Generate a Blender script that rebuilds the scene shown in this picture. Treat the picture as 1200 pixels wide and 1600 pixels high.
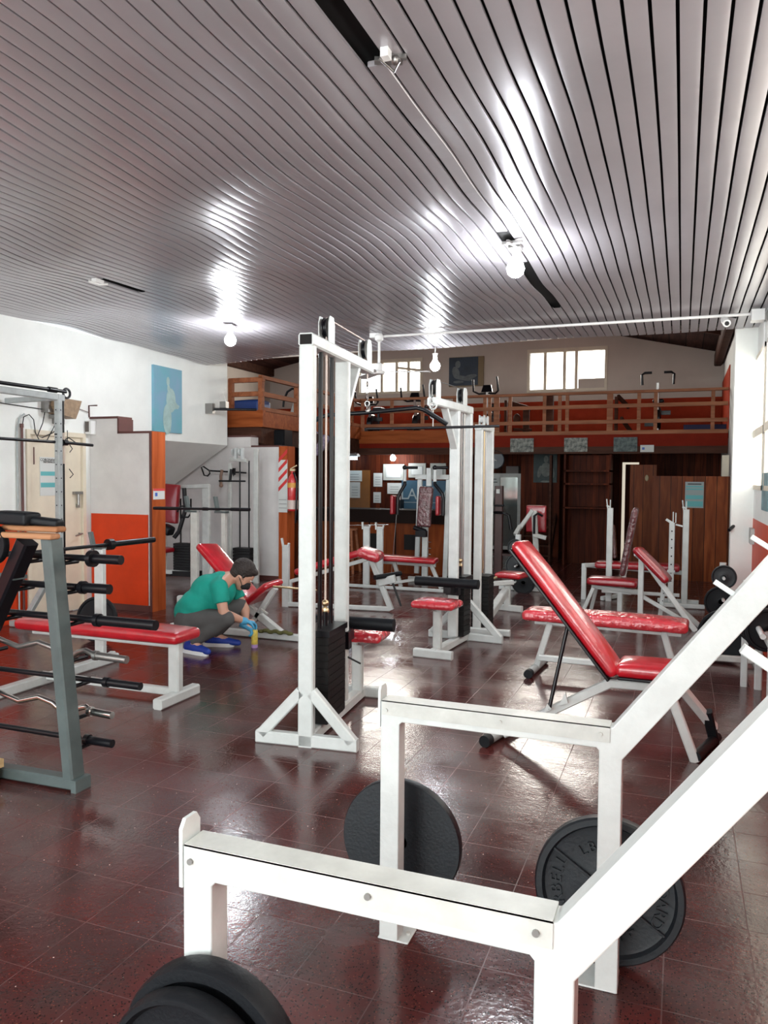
import bpy, math, random
from math import sin, cos, pi, radians, sqrt, atan2, atan
from mathutils import Vector, Matrix, noise

# ------------------------------------------------------------------ scene, camera, light
for o in list(bpy.data.objects): bpy.data.objects.remove(o)
SC = bpy.context.scene
COL = SC.collection
random.seed(7)

def V(*a): return Vector(a)
YAW, PITCH, ROLL = atan(465/1210), atan(52/1210), 0.008
fw = V(-sin(YAW)*cos(PITCH), cos(YAW)*cos(PITCH), -sin(PITCH))
rt = V(cos(YAW), sin(YAW), 0); up = rt.cross(fw)
rt, up = rt*cos(ROLL)+up*sin(ROLL), up*cos(ROLL)-rt*sin(ROLL)
cam = bpy.data.cameras.new('camera'); camo = bpy.data.objects.new('camera', cam); COL.objects.link(camo)
mw = Matrix((rt, up, -fw)).transposed().to_4x4(); mw.translation = V(0, 0, 1.5)
camo.matrix_world = mw
cam.sensor_fit = 'VERTICAL'; cam.sensor_height = 36; cam.lens = 36*1210/1600
cam.clip_start = .05; cam.clip_end = 200
SC.camera = camo
SC.view_settings.view_transform = 'Standard'; SC.view_settings.look = 'None'
SC.view_settings.gamma = 1; SC.view_settings.use_curve_mapping = False
SC.view_settings.exposure = 0.38

w = bpy.data.worlds.new('world'); SC.world = w; w.use_nodes = True
bg = w.node_tree.nodes['Background']; bg.inputs[0].default_value = (.86, .93, 1, 1); bg.inputs[1].default_value = 2.2

def area(name, loc, rot, sx, sy, power, color):
    l = bpy.data.lights.new(name, 'AREA'); l.shape = 'RECTANGLE'; l.size = sx; l.size_y = sy
    l.energy = power; l.color = color
    o = bpy.data.objects.new(name, l); COL.objects.link(o); o.location = loc; o.rotation_euler = rot
    return o
# daylight through the glazed front of the hall (behind the camera) and the right-hand windows
area('front_daylight', (-2.8, -2.95, 1.75), (radians(90), 0, 0), 6.2, 2.2, 255, (.84, .97, 1))
area('side_daylight', (.95, 4.9, 2.15), (0, radians(90), 0), 1.25, 5.8, 235, (.86, .98, 1))
area('mezzanine_daylight', (-2.4, 16.2, 3.8), (radians(-90), 0, 0), 1.6, .6, 85, (1, .95, .86))
area('mezzanine_daylight', (-6.3, 16.2, 3.8), (radians(-90), 0, 0), 1.6, .6, 85, (1, .95, .86))

# ------------------------------------------------------------------ mesh builder
class M:
    def __init__(s, T=None): s.v = []; s.f = []; s.mi = []; s.cur = 0; s.T = T
    def add(s, vs, fs):
        b = len(s.v)
        for p in vs:
            p = Vector(p)
            s.v.append(s.T @ p if s.T else p)
        for f in fs: s.f.append([b+i for i in f]); s.mi.append(s.cur)
        return s
    def box(s, x0, x1, y0, y1, z0, z1):
        vs = [(x, y, z) for z in (z0, z1) for y in (y0, y1) for x in (x0, x1)]
        return s.add(vs, [(0,2,3,1),(4,5,7,6),(0,1,5,4),(2,6,7,3),(0,4,6,2),(1,3,7,5)])
    def sq(s, p, q, a=.06, b=None, c=None, side=None, wall=False):
        """rectangular steel tube from p to q; a = width across 'side', b = the other way"""
        p, q = Vector(p), Vector(q); b = a if b is None else b
        d = (q-p).normalized()
        if side is None: side = V(1,0,0) if abs(d.x) < .75 else V(0,1,0)
        u = (Vector(side) - d*d.dot(Vector(side))).normalized(); v = d.cross(u)
        c = min(a, b)*.14 if c is None else c
        A, B = a/2, b/2
        pr = [(A-c,-B),(A,-B+c),(A,B-c),(A-c,B),(-A+c,B),(-A,B-c),(-A,-B+c),(-A+c,-B)]
        vs = [p+u*x+v*y for x, y in pr]+[q+u*x+v*y for x, y in pr]
        fs = [(i,(i+1)%8,8+(i+1)%8,8+i) for i in range(8)]+[tuple(range(7,-1,-1)), tuple(range(8,16))]
        return s.add(vs, fs)
    def cyl(s, p, q, r, r2=None, n=16, caps=True):
        p, q = Vector(p), Vector(q); d = (q-p).normalized(); r2 = r if r2 is None else r2
        u = d.orthogonal().normalized(); v = d.cross(u)
        vs = []
        for c, R in ((p, r), (q, r2)):
            for i in range(n):
                t = 2*pi*i/n; vs.append(c+u*(R*cos(t))+v*(R*sin(t)))
        fs = [(i,(i+1)%n,n+(i+1)%n,n+i) for i in range(n)]
        if caps: fs += [tuple(range(n-1,-1,-1)), tuple(range(n,2*n))]
        return s.add(vs, fs)
    def path(s, pts, r, n=10, caps=True):
        pts = [Vector(p) for p in pts]; rings = []
        u = None
        for i, p in enumerate(pts):
            d = (pts[min(i+1,len(pts)-1)]-pts[max(i-1,0)]).normalized()
            u = d.orthogonal().normalized() if u is None else (u-d*u.dot(d)).normalized()
            v = d.cross(u); R = r[i] if isinstance(r, (list, tuple)) else r
            rings.append([p+u*(R*cos(2*pi*k/n))+v*(R*sin(2*pi*k/n)) for k in range(n)])
        vs = [x for rg in rings for x in rg]; fs = []
        for i in range(len(pts)-1):
            for k in range(n): fs.append((i*n+k, i*n+(k+1)%n, (i+1)*n+(k+1)%n, (i+1)*n+k))
        if caps: fs += [tuple(range(n-1,-1,-1)), tuple(range((len(pts)-1)*n, len(pts)*n))]
        return s.add(vs, fs)
    def lathe(s, c, ax, prof, n=40):
        """prof = [(t along axis, radius)...]"""
        c, d = Vector(c), Vector(ax).normalized(); u = d.orthogonal().normalized(); v = d.cross(u)
        vs = []; fs = []
        for t, R in prof:
            for i in range(n): a = 2*pi*i/n; vs.append(c+d*t+u*(R*cos(a))+v*(R*sin(a)))
        m = len(prof)
        for j in range(m-1):
            for i in range(n): fs.append((j*n+i, j*n+(i+1)%n, (j+1)*n+(i+1)%n, (j+1)*n+i))
        fs += [tuple(range(n-1,-1,-1)), tuple(range((m-1)*n, m*n))]
        return s.add(vs, fs)
    def sph(s, c, rx, ry=None, rz=None, R=None, n=20, m=12):
        ry = rx if ry is None else ry; rz = rx if rz is None else rz; c = Vector(c)
        vs = []; fs = []
        for j in range(m+1):
            t = pi*j/m
            for i in range(n):
                a = 2*pi*i/n; p = V(rx*sin(t)*cos(a), ry*sin(t)*sin(a), rz*cos(t))
                vs.append(c+(R @ p if R else p))
        for j in range(m):
            for i in range(n): fs.append((j*n+i, (j+1)*n+i, (j+1)*n+(i+1)%n, j*n+(i+1)%n))
        return s.add(vs, fs)
    def caps(s, p, q, r1, r2):
        s.cyl(p, q, r1, r2, n=18); s.sph(p, r1, n=18, m=10); s.sph(q, r2, n=18, m=10); return s
    def pad(s, p, q, wd, W, T, r=.022, crown=.012, N=14):
        """upholstered cushion: centre line p-q, width W along wd, thickness T, puffed on both broad faces"""
        p, q = Vector(p), Vector(q); d = (q-p); L = d.length; d.normalize()
        wd = Vector(wd); wd = (wd-d*d.dot(wd)).normalized(); nn = d.cross(wd)
        if nn.z < -1e-4: nn = -nn
        c = (p+q)/2; A, B, C = L/2, W/2, T/2; r = min(r, A, B, C*.98)
        def g(h, k):  # denser near the ends
            e = [-h, -h+r*.3, -h+r*.75, -h+r]; return e+[-h+r+(2*h-2*r)*i/(k+1) for i in range(1, k+1)]+[-x for x in reversed(e)]
        xs, ys, zs = g(A, N), g(B, 6), g(C, 0)
        def place(x, y, z):
            i = V(max(-A+r, min(A-r, x)), max(-B+r, min(B-r, y)), max(-C+r, min(C-r, z)))
            o = V(x, y, z)-i
            if o.length > 1e-9: o = o.normalized()*r
            P = i+o
            k = crown*(1-(abs(P.x)/A)**4)*(1-(abs(P.y)/B)**2.5)
            P.z += k if z > 0 else -k*.3
            return c+d*P.x+wd*P.y+nn*P.z
        def grid(us, ws, fn):
            nu, nw = len(us), len(ws)
            s.add([fn(a, b) for a in us for b in ws], [(i*nw+j, i*nw+j+1, (i+1)*nw+j+1, (i+1)*nw+j) for i in range(nu-1) for j in range(nw-1)])
        for sg in (-1, 1):
            grid(xs, ys, lambda a, b: place(a, b, sg*C)); grid(xs, zs, lambda a, b: place(a, sg*B, b)); grid(ys, zs, lambda a, b: place(sg*A, a, b))
        return s
    def prism(s, pts, off):
        n = len(pts); off = Vector(off); a = [Vector(p) for p in pts]
        return s.add(a+[p+off for p in a], [tuple(range(n-1,-1,-1)), tuple(range(n,2*n))]+[(i,(i+1)%n,n+(i+1)%n,n+i) for i in range(n)])

def build(name, m, mat, parent=None, root=None, loc=None, smooth=True, label=None, weld=False):
    me = bpy.data.meshes.new(name)
    off = Vector((0,0,0))
    if root is not None: off = Vector(root['_o'])
    elif loc is not None: off = Vector(loc)
    if root is not None and not root['_w']: off = Vector((0,0,0))
    me.from_pydata([v-off for v in m.v], [], m.f)
    mats = mat if isinstance(mat, (list, tuple)) else [mat]
    for x in mats: me.materials.append(x)
    if len(mats) > 1:
        me.polygons.foreach_set('material_index', m.mi)
    me.update()
    import bmesh
    bm = bmesh.new(); bm.from_mesh(me)
    if weld: bmesh.ops.remove_doubles(bm, verts=bm.verts, dist=1e-5)
    bmesh.ops.recalc_face_normals(bm, faces=bm.faces); bm.to_mesh(me); bm.free()
    if smooth:
        me.shade_smooth(); me.set_sharp_from_angle(angle=radians(38))
    o = bpy.data.objects.new(name, me); COL.objects.link(o)
    if parent is not None: o.parent = parent
    elif root is not None: o.parent = root
    elif loc is not None: o.location = loc
    if label: o['label'] = label
    return o

ROOTS = []
def thing(name, label, cat, loc, rz=0, group=None, world=True):
    o = bpy.data.objects.new(name, None); COL.objects.link(o)
    o.location = loc; o.rotation_euler = (0,0,rz); o.empty_display_size = .1
    o['label'] = label; o['category'] = cat; o['_o'] = list(loc); o['_w'] = world
    if group: o['group'] = group
    ROOTS.append(o); return o
def tag(o, label, cat, group=None):
    o['label'] = label; o['category'] = cat
    if group: o['group'] = group
    return o
def P(root, name, m, mat, label=None, parent=None, weld=False):
    return build(name, m, mat, parent=parent, root=root, label=label, weld=weld)
def single(name, m, mat, label, cat, loc, group=None, weld=False):
    return tag(build(name, m, mat, loc=loc, weld=weld), label, cat, group)
def struct(name, m, mat, loc=(0,0,0), parent=None):
    o = build(name, m, mat, loc=loc if parent is None else None, parent=parent, smooth=True)
    if parent is None: o['kind'] = 'structure'
    return o
def copy_tree(o, loc, rz=None, label=None, parent=None):
    c = o.copy(); COL.objects.link(c)
    if parent is not None: c.parent = parent
    else:
        c.location = loc
        if rz is not None: c.rotation_euler = (0,0,rz)
        if label: c['label'] = label
    for ch in list(o.children): copy_tree(ch, None, parent=c)
    return c
FONTC = None
def text_mesh(txt, size, depth=.001):
    cu = bpy.data.curves.new('t', 'FONT'); cu.body = txt; cu.size = size; cu.extrude = depth
    cu.align_x = 'CENTER'; cu.align_y = 'CENTER'; cu.resolution_u = 3
    o = bpy.data.objects.new('t', cu); COL.objects.link(o)
    dg = bpy.context.evaluated_depsgraph_get(); dg.update()
    me = bpy.data.meshes.new_from_object(o.evaluated_get(dg))
    vs = [v.co.copy() for v in me.vertices]; fs = [list(p.vertices) for p in me.polygons]
    bpy.data.objects.remove(o); bpy.data.curves.remove(cu); bpy.data.meshes.remove(me)
    return vs, fs
def add_text(m, txt, size, c, xdir, ydir, depth=.001):
    c, x, y = Vector(c), Vector(xdir).normalized(), Vector(ydir).normalized(); z = x.cross(y)
    vs, fs = text_mesh(txt, size, depth)
    m.add([c+x*v.x+y*v.y+z*v.z for v in vs], fs)

# ------------------------------------------------------------------ materials
def mat(name, col, rough=.5, metal=0, spec=.5, coat=0, bump=0, bscale=30, var=0, vscale=5, col2=None, emit=None, estr=0, trans=0, alpha=1, bdist=.01):
    m = bpy.data.materials.new(name); m.use_nodes = True; nt = m.node_tree; N = nt.nodes; L = nt.links
    b = N['Principled BSDF']
    b.inputs['Base Color'].default_value = (*col, 1); b.inputs['Roughness'].default_value = rough
    b.inputs['Metallic'].default_value = metal; b.inputs['Specular IOR Level'].default_value = spec
    b.inputs['Coat Weight'].default_value = coat; b.inputs['Coat Roughness'].default_value = .08
    b.inputs['Transmission Weight'].default_value = trans; b.inputs['Alpha'].default_value = alpha
    if emit: b.inputs['Emission Color'].default_value = (*emit, 1); b.inputs['Emission Strength'].default_value = estr
    tc = N.new('ShaderNodeTexCoord')
    if var:
        n = N.new('ShaderNodeTexNoise'); n.inputs['Scale'].default_value = vscale; n.inputs['Detail'].default_value = 6; n.inputs['Roughness'].default_value = .62
        L.new(tc.outputs['Object'], n.inputs['Vector'])
        r = N.new('ShaderNodeValToRGB'); r.color_ramp.elements[0].position = .35; r.color_ramp.elements[1].position = .68
        c2 = col2 if col2 else tuple(c*(1-var) for c in col)
        r.color_ramp.elements[0].color = (*c2, 1); r.color_ramp.elements[1].color = (*col, 1)
        L.new(n.outputs['Fac'], r.inputs['Fac']); L.new(r.outputs['Color'], b.inputs['Base Color'])
    if bump:
        n = N.new('ShaderNodeTexNoise'); n.inputs['Scale'].default_value = bscale; n.inputs['Detail'].default_value = 4
        L.new(tc.outputs['Object'], n.inputs['Vector'])
        bp = N.new('ShaderNodeBump'); bp.inputs['Strength'].default_value = bump; bp.inputs['Distance'].default_value = bdist
        L.new(n.outputs['Fac'], bp.inputs['Height']); L.new(bp.outputs['Normal'], b.inputs['Normal'])
        if coat: L.new(bp.outputs['Normal'], b.inputs['Coat Normal'])
    return m

def wood(name, dark, light, rough=.4, axis='X', scale=4, plank=0, coat=0):
    """long-grained wood; plank > 0 draws tongue-and-groove joints every 'plank' metres across axis"""
    m = bpy.data.materials.new(name); m.use_nodes = True; nt = m.node_tree; N = nt.nodes; L = nt.links
    b = N['Principled BSDF']; b.inputs['Roughness'].default_value = rough+.1; b.inputs['Specular IOR Level'].default_value = .12; b.inputs['Coat Weight'].default_value = coat; b.inputs['Coat Roughness'].default_value = .2
    tc = N.new('ShaderNodeTexCoord'); mp = N.new('ShaderNodeMapping')
    sc = {'X': (.12,1,1), 'Y': (1,.12,1), 'Z': (1,1,.12)}[axis]
    mp.inputs['Scale'].default_value = tuple(k*scale for k in sc)
    L.new(tc.outputs['Object'], mp.inputs['Vector'])
    n = N.new('ShaderNodeTexNoise'); n.inputs['Scale'].default_value = 3.2; n.inputs['Detail'].default_value = 7; n.inputs['Distortion'].default_value = .8
    L.new(mp.outputs['Vector'], n.inputs['Vector'])
    r = N.new('ShaderNodeValToRGB'); r.color_ramp.elements[0].position = .32; r.color_ramp.elements[1].position = .7
    r.color_ramp.elements[0].color = (*dark, 1); r.color_ramp.elements[1].color = (*light, 1)
    L.new(n.outputs['Fac'], r.inputs['Fac']); out = r.outputs['Color']
    if plank:
        sx = N.new('ShaderNodeSeparateXYZ'); L.new(tc.outputs['Object'], sx.inputs[0])
        d = N.new('ShaderNodeMath'); d.operation = 'DIVIDE'; L.new(sx.outputs['X'], d.inputs[0]); d.inputs[1].default_value = plank
        fr = N.new('ShaderNodeMath'); fr.operation = 'FRACT'; L.new(d.outputs[0], fr.inputs[0])
        fl = N.new('ShaderNodeMath'); fl.operation = 'FLOOR'; L.new(d.outputs[0], fl.inputs[0])
        wn = N.new('ShaderNodeTexWhiteNoise'); wn.noise_dimensions = '1D'; L.new(fl.outputs[0], wn.inputs['W'])
        mr = N.new('ShaderNodeMapRange'); mr.inputs['To Min'].default_value = .6; mr.inputs['To Max'].default_value = 1.25; L.new(wn.outputs['Value'], mr.inputs['Value'])
        lt = N.new('ShaderNodeMath'); lt.operation = 'GREATER_THAN'; lt.inputs[1].default_value = .05; L.new(fr.outputs[0], lt.inputs[0])
        ml = N.new('ShaderNodeMath'); ml.operation = 'MULTIPLY'; L.new(lt.outputs[0], ml.inputs[0]); L.new(mr.outputs['Result'], ml.inputs[1])
        vm = N.new('ShaderNodeVectorMath'); vm.operation = 'SCALE'; L.new(out, vm.inputs[0]); L.new(ml.outputs[0], vm.inputs['Scale']); out = vm.outputs['Vector']
    L.new(out, b.inputs['Base Color'])
    return m

white = mat('white_paint', (.60,.63,.62), .38, var=.14, vscale=9, bump=.08, bscale=60)
white2 = mat('aged_white_paint', (.55,.56,.53), .4, var=.2, vscale=12)
grey_paint = mat('grey_green_paint', (.085,.112,.112), .42, var=.3, vscale=7)
grey_smith = mat('pale_grey_paint', (.40,.43,.43), .4, var=.2, vscale=14)
blackm = mat('black_steel', (.005,.005,.007), .3, spec=.3)
rubber = mat('black_rubber', (.006,.007,.009), .5, spec=.2, bump=.12, bscale=120)
iron = mat('cast_iron', (.011,.014,.018), .42, spec=.4, bump=.12, bscale=90, var=.4, vscale=14)
stackm = mat('stack_iron', (.007,.006,.006), .5, spec=.25, bump=.2, bscale=60)
chrome = mat('chrome', (.55,.54,.52), .18, metal=1)
brass = mat('brass_fitting', (.55,.42,.25), .3, metal=.9)
steel = mat('worn_steel', (.30,.29,.28), .35, metal=.9)
redv = mat('red_vinyl_under_plastic', (.56,.010,.022), .28, coat=.8, bump=.3, bscale=13, var=.35, vscale=6)
redp = mat('red_vinyl_clear_wrap', (.60,.035,.05), .2, coat=1, bump=.8, bdist=.025, bscale=17, var=.25, vscale=8)
redd = mat('dark_red_vinyl', (.30,.006,.014), .32, coat=.6, bump=.2, bscale=20)
brownv = mat('maroon_vinyl_clear_wrap', (.13,.04,.045), .22, coat=1, bump=1.0, bdist=.02, bscale=24, var=.4, vscale=10)
wallw = mat('white_plaster', (.88,.90,.87), .8, var=.08, vscale=2.2, bump=.12, bscale=24)
wallg = mat('grey_plaster', (.69,.665,.65), .8, var=.13, vscale=3, bump=.15, bscale=24)
wallback = mat('cream_plaster', (.60,.52,.455), .85, var=.08, vscale=2)
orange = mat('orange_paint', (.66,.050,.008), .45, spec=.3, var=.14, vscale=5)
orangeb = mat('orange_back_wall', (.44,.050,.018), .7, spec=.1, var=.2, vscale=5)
beige = mat('beige_door_paint', (.76,.68,.54), .5, var=.12, vscale=4)
maroon = mat('maroon_trim', (.11,.035,.03), .5, var=.2)
wpost = wood('varnished_post_wood', (.30,.055,.012), (.44,.10,.028), .35, 'Z')
wrail = wood('railing_wood', (.22,.085,.045), (.38,.16,.085), .5, 'X')
wraily = wood('railing_wood_lengthways', (.20,.065,.03), (.36,.13,.06), .5, 'Y')
wfasc = wood('fascia_wood', (.22,.048,.012), (.36,.095,.025), .45, 'X')
wpanel = wood('panelling_wood', (.055,.009,.003), (.13,.026,.008), .5, 'Z', 4, .11)
wpart = wood('partition_wood', (.13,.026,.006), (.27,.070,.018), .35, 'Z', 4, .16)
wdark = wood('dark_beam_wood', (.045,.018,.012), (.085,.035,.022), .55, 'X')
wroof = wood('roof_board_wood', (.035,.014,.012), (.08,.034,.028), .7, 'Y', 4, .3)
wbar = wood('counter_wood', (.14,.028,.006), (.23,.055,.012), .4, 'Z', 4, .45)
wslat = wood('slat_wood', (.30,.13,.06), (.46,.24,.13), .45, 'X')
wcrate = wood('pale_crate_wood', (.40,.27,.13), (.58,.42,.22), .6, 'X')
dark = mat('dark_void', (.006,.005,.005), .9)
bulbm = mat('lit_bulb', (1,1,1), .3, emit=(.93,.97,1), estr=80)
plasticw = mat('white_plastic', (.75,.75,.74), .35)
glassp = mat('daylit_pane', (.9,.9,.85), .4, emit=(1,.985,.93), estr=3)
paper = mat('paper', (.62,.64,.62), .7)
teal = mat('teal_print', (.12,.42,.44), .6)
blackink = mat('dark_print', (.03,.03,.035), .7)
skin = mat('skin', (.50,.27,.19), .5, bump=.05, bscale=80)
skinr = skin

# glossy terrazzo tiles
def floor_mat():
    m = bpy.data.materials.new('terrazzo_tiles'); m.use_nodes = True; nt = m.node_tree; N = nt.nodes; L = nt.links
    b = N['Principled BSDF']; tc = N.new('ShaderNodeTexCoord'); C = tc.outputs['Object']
    def math_(op, a, bb=None):
        n = N.new('ShaderNodeMath'); n.operation = op
        for i, x in enumerate((a, bb)):
            if x is None: continue
            if isinstance(x, (int, float)): n.inputs[i].default_value = x
            else: L.new(x, n.inputs[i])
        return n.outputs[0]
    def mix(f, a, c):
        n = N.new('ShaderNodeMix'); n.data_type = 'RGBA'
        if isinstance(f, (int, float)): n.inputs[0].default_value = f
        else: L.new(f, n.inputs[0])
        for i, x in ((6, a), (7, c)):
            if isinstance(x, tuple): n.inputs[i].default_value = (*x, 1)
            else: L.new(x, n.inputs[i])
        return n.outputs[2]
    def nz(scale, det=5, ro=.6):
        n = N.new('ShaderNodeTexNoise'); n.inputs['Scale'].default_value = scale; n.inputs['Detail'].default_value = det; n.inputs['Roughness'].default_value = ro
        L.new(C, n.inputs['Vector']); return n.outputs['Fac']
    def ramp(f, p0, p1):
        n = N.new('ShaderNodeMapRange'); n.inputs['From Min'].default_value = p0; n.inputs['From Max'].default_value = p1; L.new(f, n.inputs['Value']); return n.outputs['Result']
    sx = N.new('ShaderNodeSeparateXYZ'); L.new(C, sx.inputs[0])
    T = .26
    gx = math_('ABSOLUTE', math_('SUBTRACT', math_('FRACT', math_('DIVIDE', math_('ADD', sx.outputs['X'], .02), T)), .5))
    gy = math_('ABSOLUTE', math_('SUBTRACT', math_('FRACT', math_('DIVIDE', math_('ADD', sx.outputs['Y'], .06), T)), .5))
    grout = math_('GREATER_THAN', math_('MAXIMUM', gx, gy), .4925)
    cx = math_('FLOOR', math_('DIVIDE', math_('ADD', sx.outputs['X'], .02), T)); cy = math_('FLOOR', math_('DIVIDE', math_('ADD', sx.outputs['Y'], .06), T))
    cb = N.new('ShaderNodeCombineXYZ'); L.new(cx, cb.inputs[0]); L.new(cy, cb.inputs[1])
    wn = N.new('ShaderNodeTexWhiteNoise'); L.new(cb.outputs[0], wn.inputs['Vector'])
    base = mix(wn.outputs['Value'], (.070,.0145,.0135), (.094,.020,.018))
    base = mix(ramp(nz(4), .38, .72), base, (.052,.026,.025))
    v = N.new('ShaderNodeTexVoronoi'); v.inputs['Scale'].default_value = 150; L.new(C, v.inputs['Vector'])
    sc = N.new('ShaderNodeSeparateColor'); L.new(v.outputs['Color'], sc.inputs[0])
    base = mix(math_('MULTIPLY', math_('LESS_THAN', v.outputs['Distance'], .42), math_('GREATER_THAN', sc.outputs[0], .72)), base, (.012,.008,.008))
    base = mix(math_('MULTIPLY', math_('LESS_THAN', v.outputs['Distance'], .38), math_('GREATER_THAN', sc.outputs[1], .90)), base, (.15,.045,.03))
    v2 = N.new('ShaderNodeTexVoronoi'); v2.inputs['Scale'].default_value = 34; L.new(C, v2.inputs['Vector'])
    s2 = N.new('ShaderNodeSeparateColor'); L.new(v2.outputs['Color'], s2.inputs[0])
    base = mix(math_('MULTIPLY', math_('LESS_THAN', v2.outputs['Distance'], .09), math_('GREATER_THAN', s2.outputs[0], .86)), base, (.6,.5,.44))
    base = mix(math_('MULTIPLY', grout, ramp(nz(2.3), .42, .75)), base, (.125,.065,.058))
    L.new(base, b.inputs['Base Color'])
    ro = math_('ADD', math_('MULTIPLY', ramp(nz(1.6, 6), .35, .7), .22), .09)
    ro = math_('ADD', ro, math_('MULTIPLY', grout, .2))
    L.new(ro, b.inputs['Roughness']); b.inputs['Specular IOR Level'].default_value = .62
    bp = N.new('ShaderNodeBump'); bp.inputs['Strength'].default_value = .16; bp.inputs['Distance'].default_value = .012
    hh = math_('ADD', math_('MULTIPLY', nz(55, 3), .35), math_('ADD', math_('MULTIPLY', nz(9, 2), .5), math_('MULTIPLY', grout, -.35)))
    hh = math_('ADD', hh, math_('MULTIPLY', wn.outputs['Value'], .12))
    L.new(hh, bp.inputs['Height']); L.new(bp.outputs['Normal'], b.inputs['Normal'])
    return m
floorm = floor_mat()
ceilm = mat('ceiling_slat_enamel', (.41,.385,.41), .28, metal=.35, spec=.5, var=.12, vscale=1.5, bump=.05, bscale=7)
# ------------------------------------------------------------------ the building
XL, XR, CZ = -6.3, .70, 3.10
m = M(); m.box(-9.6, 1.4, -3.2, 16.8, -.1, 0); struct('floor', m, floorm)

# slatted metal ceiling: each slat is a shallow tray; the whole sheet is a little wavy
m = M(); pitch = .0868; ns = 81; SEG = 72
def ceil_y1(x): return 9.35 + (x-XL)*(-.45/7.0)
missing = {}   # slat index -> list of (y0,y1) where the slat is gone
def wav(x, y):
    return (.016*sin(y*1.9+x*.9) + .011*sin(y*3.3-x*1.7+1.1) + .006*sin(y*6.1+x*2.3)) * min(1, (XR-x)/3.0+.25)
def gaps_for(xc):
    g = []
    if -1.16 < xc < -1.07: g = [(2.3, 2.80), (2.80, 5.3), (5.75, 7.4)]
    if -4.49 < xc < -4.40: g = [(2.3, 5.04), (5.10, 5.62)]
    return g
for k in range(ns):
    xc = XL + pitch*(k+.5); y0, y1 = -3.0, ceil_y1(xc)
    prof = [(-.0368,.014),(-.0368,.0014),(-.029,.0005),(-.015,.0),(.0,-.0001),(.015,.0),(.029,.0005),(.0368,.0014),(.0368,.014)]
    ph = random.uniform(-.0012,.0012)
    runs = [(y0, y1)]
    for a, b_ in gaps_for(xc):
        nr = []
        for r0, r1 in runs:
            if b_ <= r0 or a >= r1: nr.append((r0, r1)); continue
            if a > r0: nr.append((r0, a))
            if b_ < r1: nr.append((b_, r1))
        runs = nr
    for r0, r1 in runs:
        sg = max(3, int(SEG*(r1-r0)/(y1-y0)))
        vs = []; fs = []
        for j in range(sg+1):
            y = r0+(r1-r0)*j/sg; z = CZ+wav(xc, y)+ph; dx = .016*sin(y*1.15+xc*.35+.6)*min(1,max(0,(XR-xc-1.2)/3.5))
            tl = .03*sin(y*1.4+k*.21)
            for px, pz in prof: vs.append((xc+px+dx, y, z+pz+px*tl))
        n = len(prof)
        for j in range(sg):
            for i in range(n-1): fs.append((j*n+i, j*n+i+1, (j+1)*n+i+1, (j+1)*n+i))
        m.add(vs, fs)
ceil = struct('ceiling', m, ceilm)
m = M(); m.add([(XL,-3,CZ+.06),(XR,-3,CZ+.06),(XR,8.88,CZ+.06),(XL,9.33,CZ+.06)], [(0,1,2,3)]); m.cur = 0
build('gap_shade_backing', m, dark, parent=ceil)  # black sheet stands in for the unlit dark behind the slat gaps
m = M(); m.prism([(XL,9.33,CZ+.012),(XR,8.88,CZ+.012),(XR,8.91,CZ+.012),(XL,9.36,CZ+.012)], (0,0,1.9))
struct('trim_1', m, wallback)
# channel covers that hang in the ceiling slots
for (x, ya, yb) in ((-1.133, 2.83, 5.05), (-4.434, 2.4, 5.04)):
    m = M(); N_ = 14
    for a in range(N_):
        y0 = ya+(yb-ya)*a/N_; y1 = ya+(yb-ya)*(a+1)/N_
        m.sq((x, y0, CZ+.008+wav(x, y0)), (x, y1, CZ+.008+wav(x, y1)), .074, .022)
    single('light_channel', m, ceilm, 'long metal channel among the ceiling slats, ' + ('ending at the large bulb' if x > -2 else 'near the left wall'), 'channel', (x, ya, CZ))

# left wall : lower part up to the first stair parapet, with a door opening
def wall_box(m, *a): m.box(*a)
m = M(); m.cur = 0
m.box(XL-.15, XL, -3, 6.16, 1.12, CZ); m.box(XL-.15, XL, 6.92, 7.27, 0, CZ); m.box(XL-.15, XL, 6.16, 6.92, 1.94, CZ)
m.cur = 1; m.box(XL-.15, XL, -3, 6.16, 0, 1.12)
struct('wall_left', m, [wallw, orange])
# over the recess the wall stands on a sloping stair soffit
m = M(); m.prism([(XL,7.27,1.975),(-7.6,7.27,1.16),(-7.6,7.27,CZ+.6),(XL,7.27,CZ+.6)], (0,2.63,0))
struct('wall_left_upper', m, wallw)['kind'] = 'structure'
m = M(); m.box(-7.75,-7.6,7.27,10.2,0,2.0); struct('wall_recess_side', m, wallg)
# first parapet (stair wall)
m = M(); m.cur = 0; m.box(XL,-5.47,7.05,7.27,0,1.98); m.box(XL,-5.91,7.05,7.27,1.98,2.15)
m.cur = 1; m.box(XL+.02,-5.50,7.035,7.05,.07,1.08)
m.cur = 2; m.box(XL,-5.47,7.03,7.05,0,.07); m.box(-5.91,-5.45,7.04,7.28,1.98,2.005); m.box(XL,-5.90,7.04,7.28,2.15,2.175); m.box(-5.91,-5.885,7.04,7.28,1.99,2.15)
m.cur = 2; m.box(-5.475,-5.452,7.035,7.05,0,1.99)
m.cur = 3; m.box(-5.47,-5.445,7.05,7.28,0,2.0)
struct('wall_stair_front', m, [wallg, orange, maroon, wpost])
# second parapet
m = M(); m.cur = 0; m.box(-7.6,-5.48,10,10.2,.0,1.95); m.box(-7.6,-5.95,9.98,10.2,1.95,2.10)
m.cur = 1; m.box(-5.95,-5.47,9.99,10.21,1.95,1.975); m.box(-7.6,-5.94,9.97,10.21,2.10,2.125); m.box(-7.6,-5.48,9.985,10,0,.06)
m.cur = 2; m.box(-5.48,-5.34,9.98,10.21,0,1.96)
struct('wall_stair_back', m, [wallg, maroon, wpost])

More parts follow.
